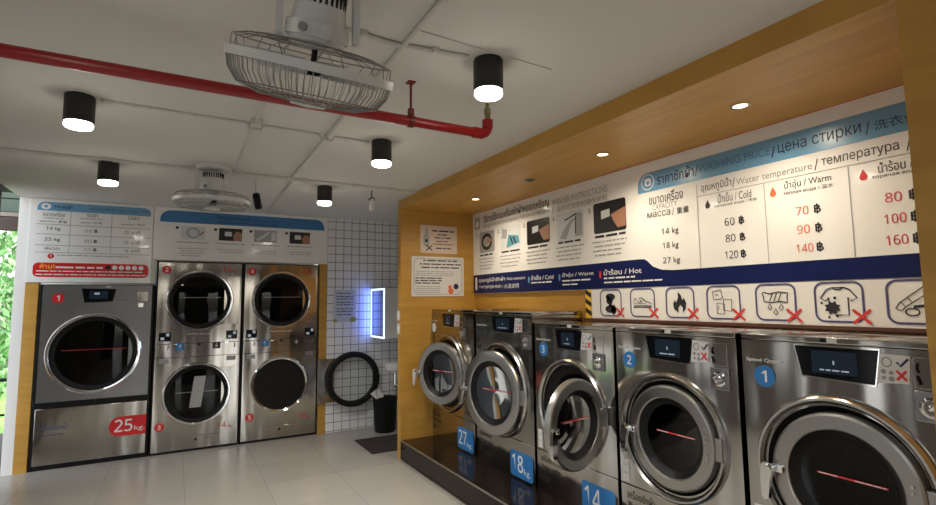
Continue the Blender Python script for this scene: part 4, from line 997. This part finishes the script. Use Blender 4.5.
MB().lathe([(.001, -.20), (.018, -.195), (.026, -.165), (.022, -.125), (.015, -.10), (.001, -.095)], 'Z', (0, 0, 0), 20).build('bulb', M_PVC, bh)

# ------------------------------------------------------------------ light: sky, sun through the openings, mirror edge light
W = bpy.data.worlds.new('sky'); SC.world = W; W.use_nodes = True
wn, wlk = W.node_tree.nodes, W.node_tree.links
sk_ = wn.new('ShaderNodeTexSky'); sk_.sky_type = 'NISHITA'; sk_.sun_disc = False; sk_.sun_elevation = R(50); sk_.sun_rotation = R(120); sk_.air_density = 1.5; sk_.dust_density = 3
hs_ = wn.new('ShaderNodeHueSaturation'); hs_.inputs['Saturation'].default_value = .35; wlk.new(sk_.outputs[0], hs_.inputs['Color']); wlk.new(hs_.outputs[0], wn['Background'].inputs[0]); wn['Background'].inputs[1].default_value = .75
sun = bpy.data.lights.new('sun', 'SUN'); sun.energy = 2.2; sun.angle = R(4); sun.color = (1, .95, .86)
so = bpy.data.objects.new('sun', sun); COL.objects.link(so); so.rotation_euler = (R(38), 0, R(20)); so.location = (-6, -6, 8)
la = bpy.data.lights.new('mirror_edge_light', 'AREA'); la.shape = 'RECTANGLE'; la.size = .06; la.size_y = .55; la.energy = .9; la.color = (.10, .20, 1)
lo_ = bpy.data.objects.new('mirror_edge_light', la); COL.objects.link(lo_); lo_.parent = mc; lo_.location = (-.20, .19, .295)
lo_.rotation_euler = Vector((-.5, .9, 0)).to_track_quat('-Z', 'Y').to_euler()

GROUPS = {'downlight': 'black cylinder downlights on the ceiling', 'recessed_spot': 'recessed spots in the yellow soffit', 'washing_machine': 'row of washing machines on the dark plinth',
          'stacked_dryer': 'stacked dryers on the back wall', 'conduit': 'white conduits on the ceiling', 'junction_box': 'junction boxes on the ceiling', 'wall_switch': 'switches on the partition edge',
          'ceiling_fan': 'oscillating ceiling fans', 'notice': 'paper notices on the walls', 'price_board': 'price boards'}
for o in list(SC.objects):
    g = GROUPS.get(o.name.split('.')[0])
    if g and o.parent is None: o['group'] = g

# ------------------------------------------------------------------ camera
yaw, pit, rol = .5120, .0943, -.0106
Fv = Vector((math.sin(yaw) * math.cos(pit), math.cos(yaw) * math.cos(pit), math.sin(pit)))
Rv = Vector((math.cos(yaw), -math.sin(yaw), 0)); Uv = Rv.cross(Fv)
R2 = Rv * math.cos(rol) + Uv * math.sin(rol); U2 = -Rv * math.sin(rol) + Uv * math.cos(rol)
cam = bpy.data.cameras.new('camera'); cam.sensor_width = 36; cam.lens = 517.3 / 936 * 36; cam.clip_start = .05
co = bpy.data.objects.new('camera', cam); COL.objects.link(co)
Mx = Matrix((R2, U2, -Fv)).transposed().to_4x4(); Mx.translation = (.2554, -6.2823, 1.5242); co.matrix_world = Mx
SC.camera = co
vs_ = SC.view_settings; vs_.view_transform = 'Standard'; vs_.look = 'None'; vs_.gamma = 1; vs_.use_curve_mapping = False
vs_.exposure = 0.22
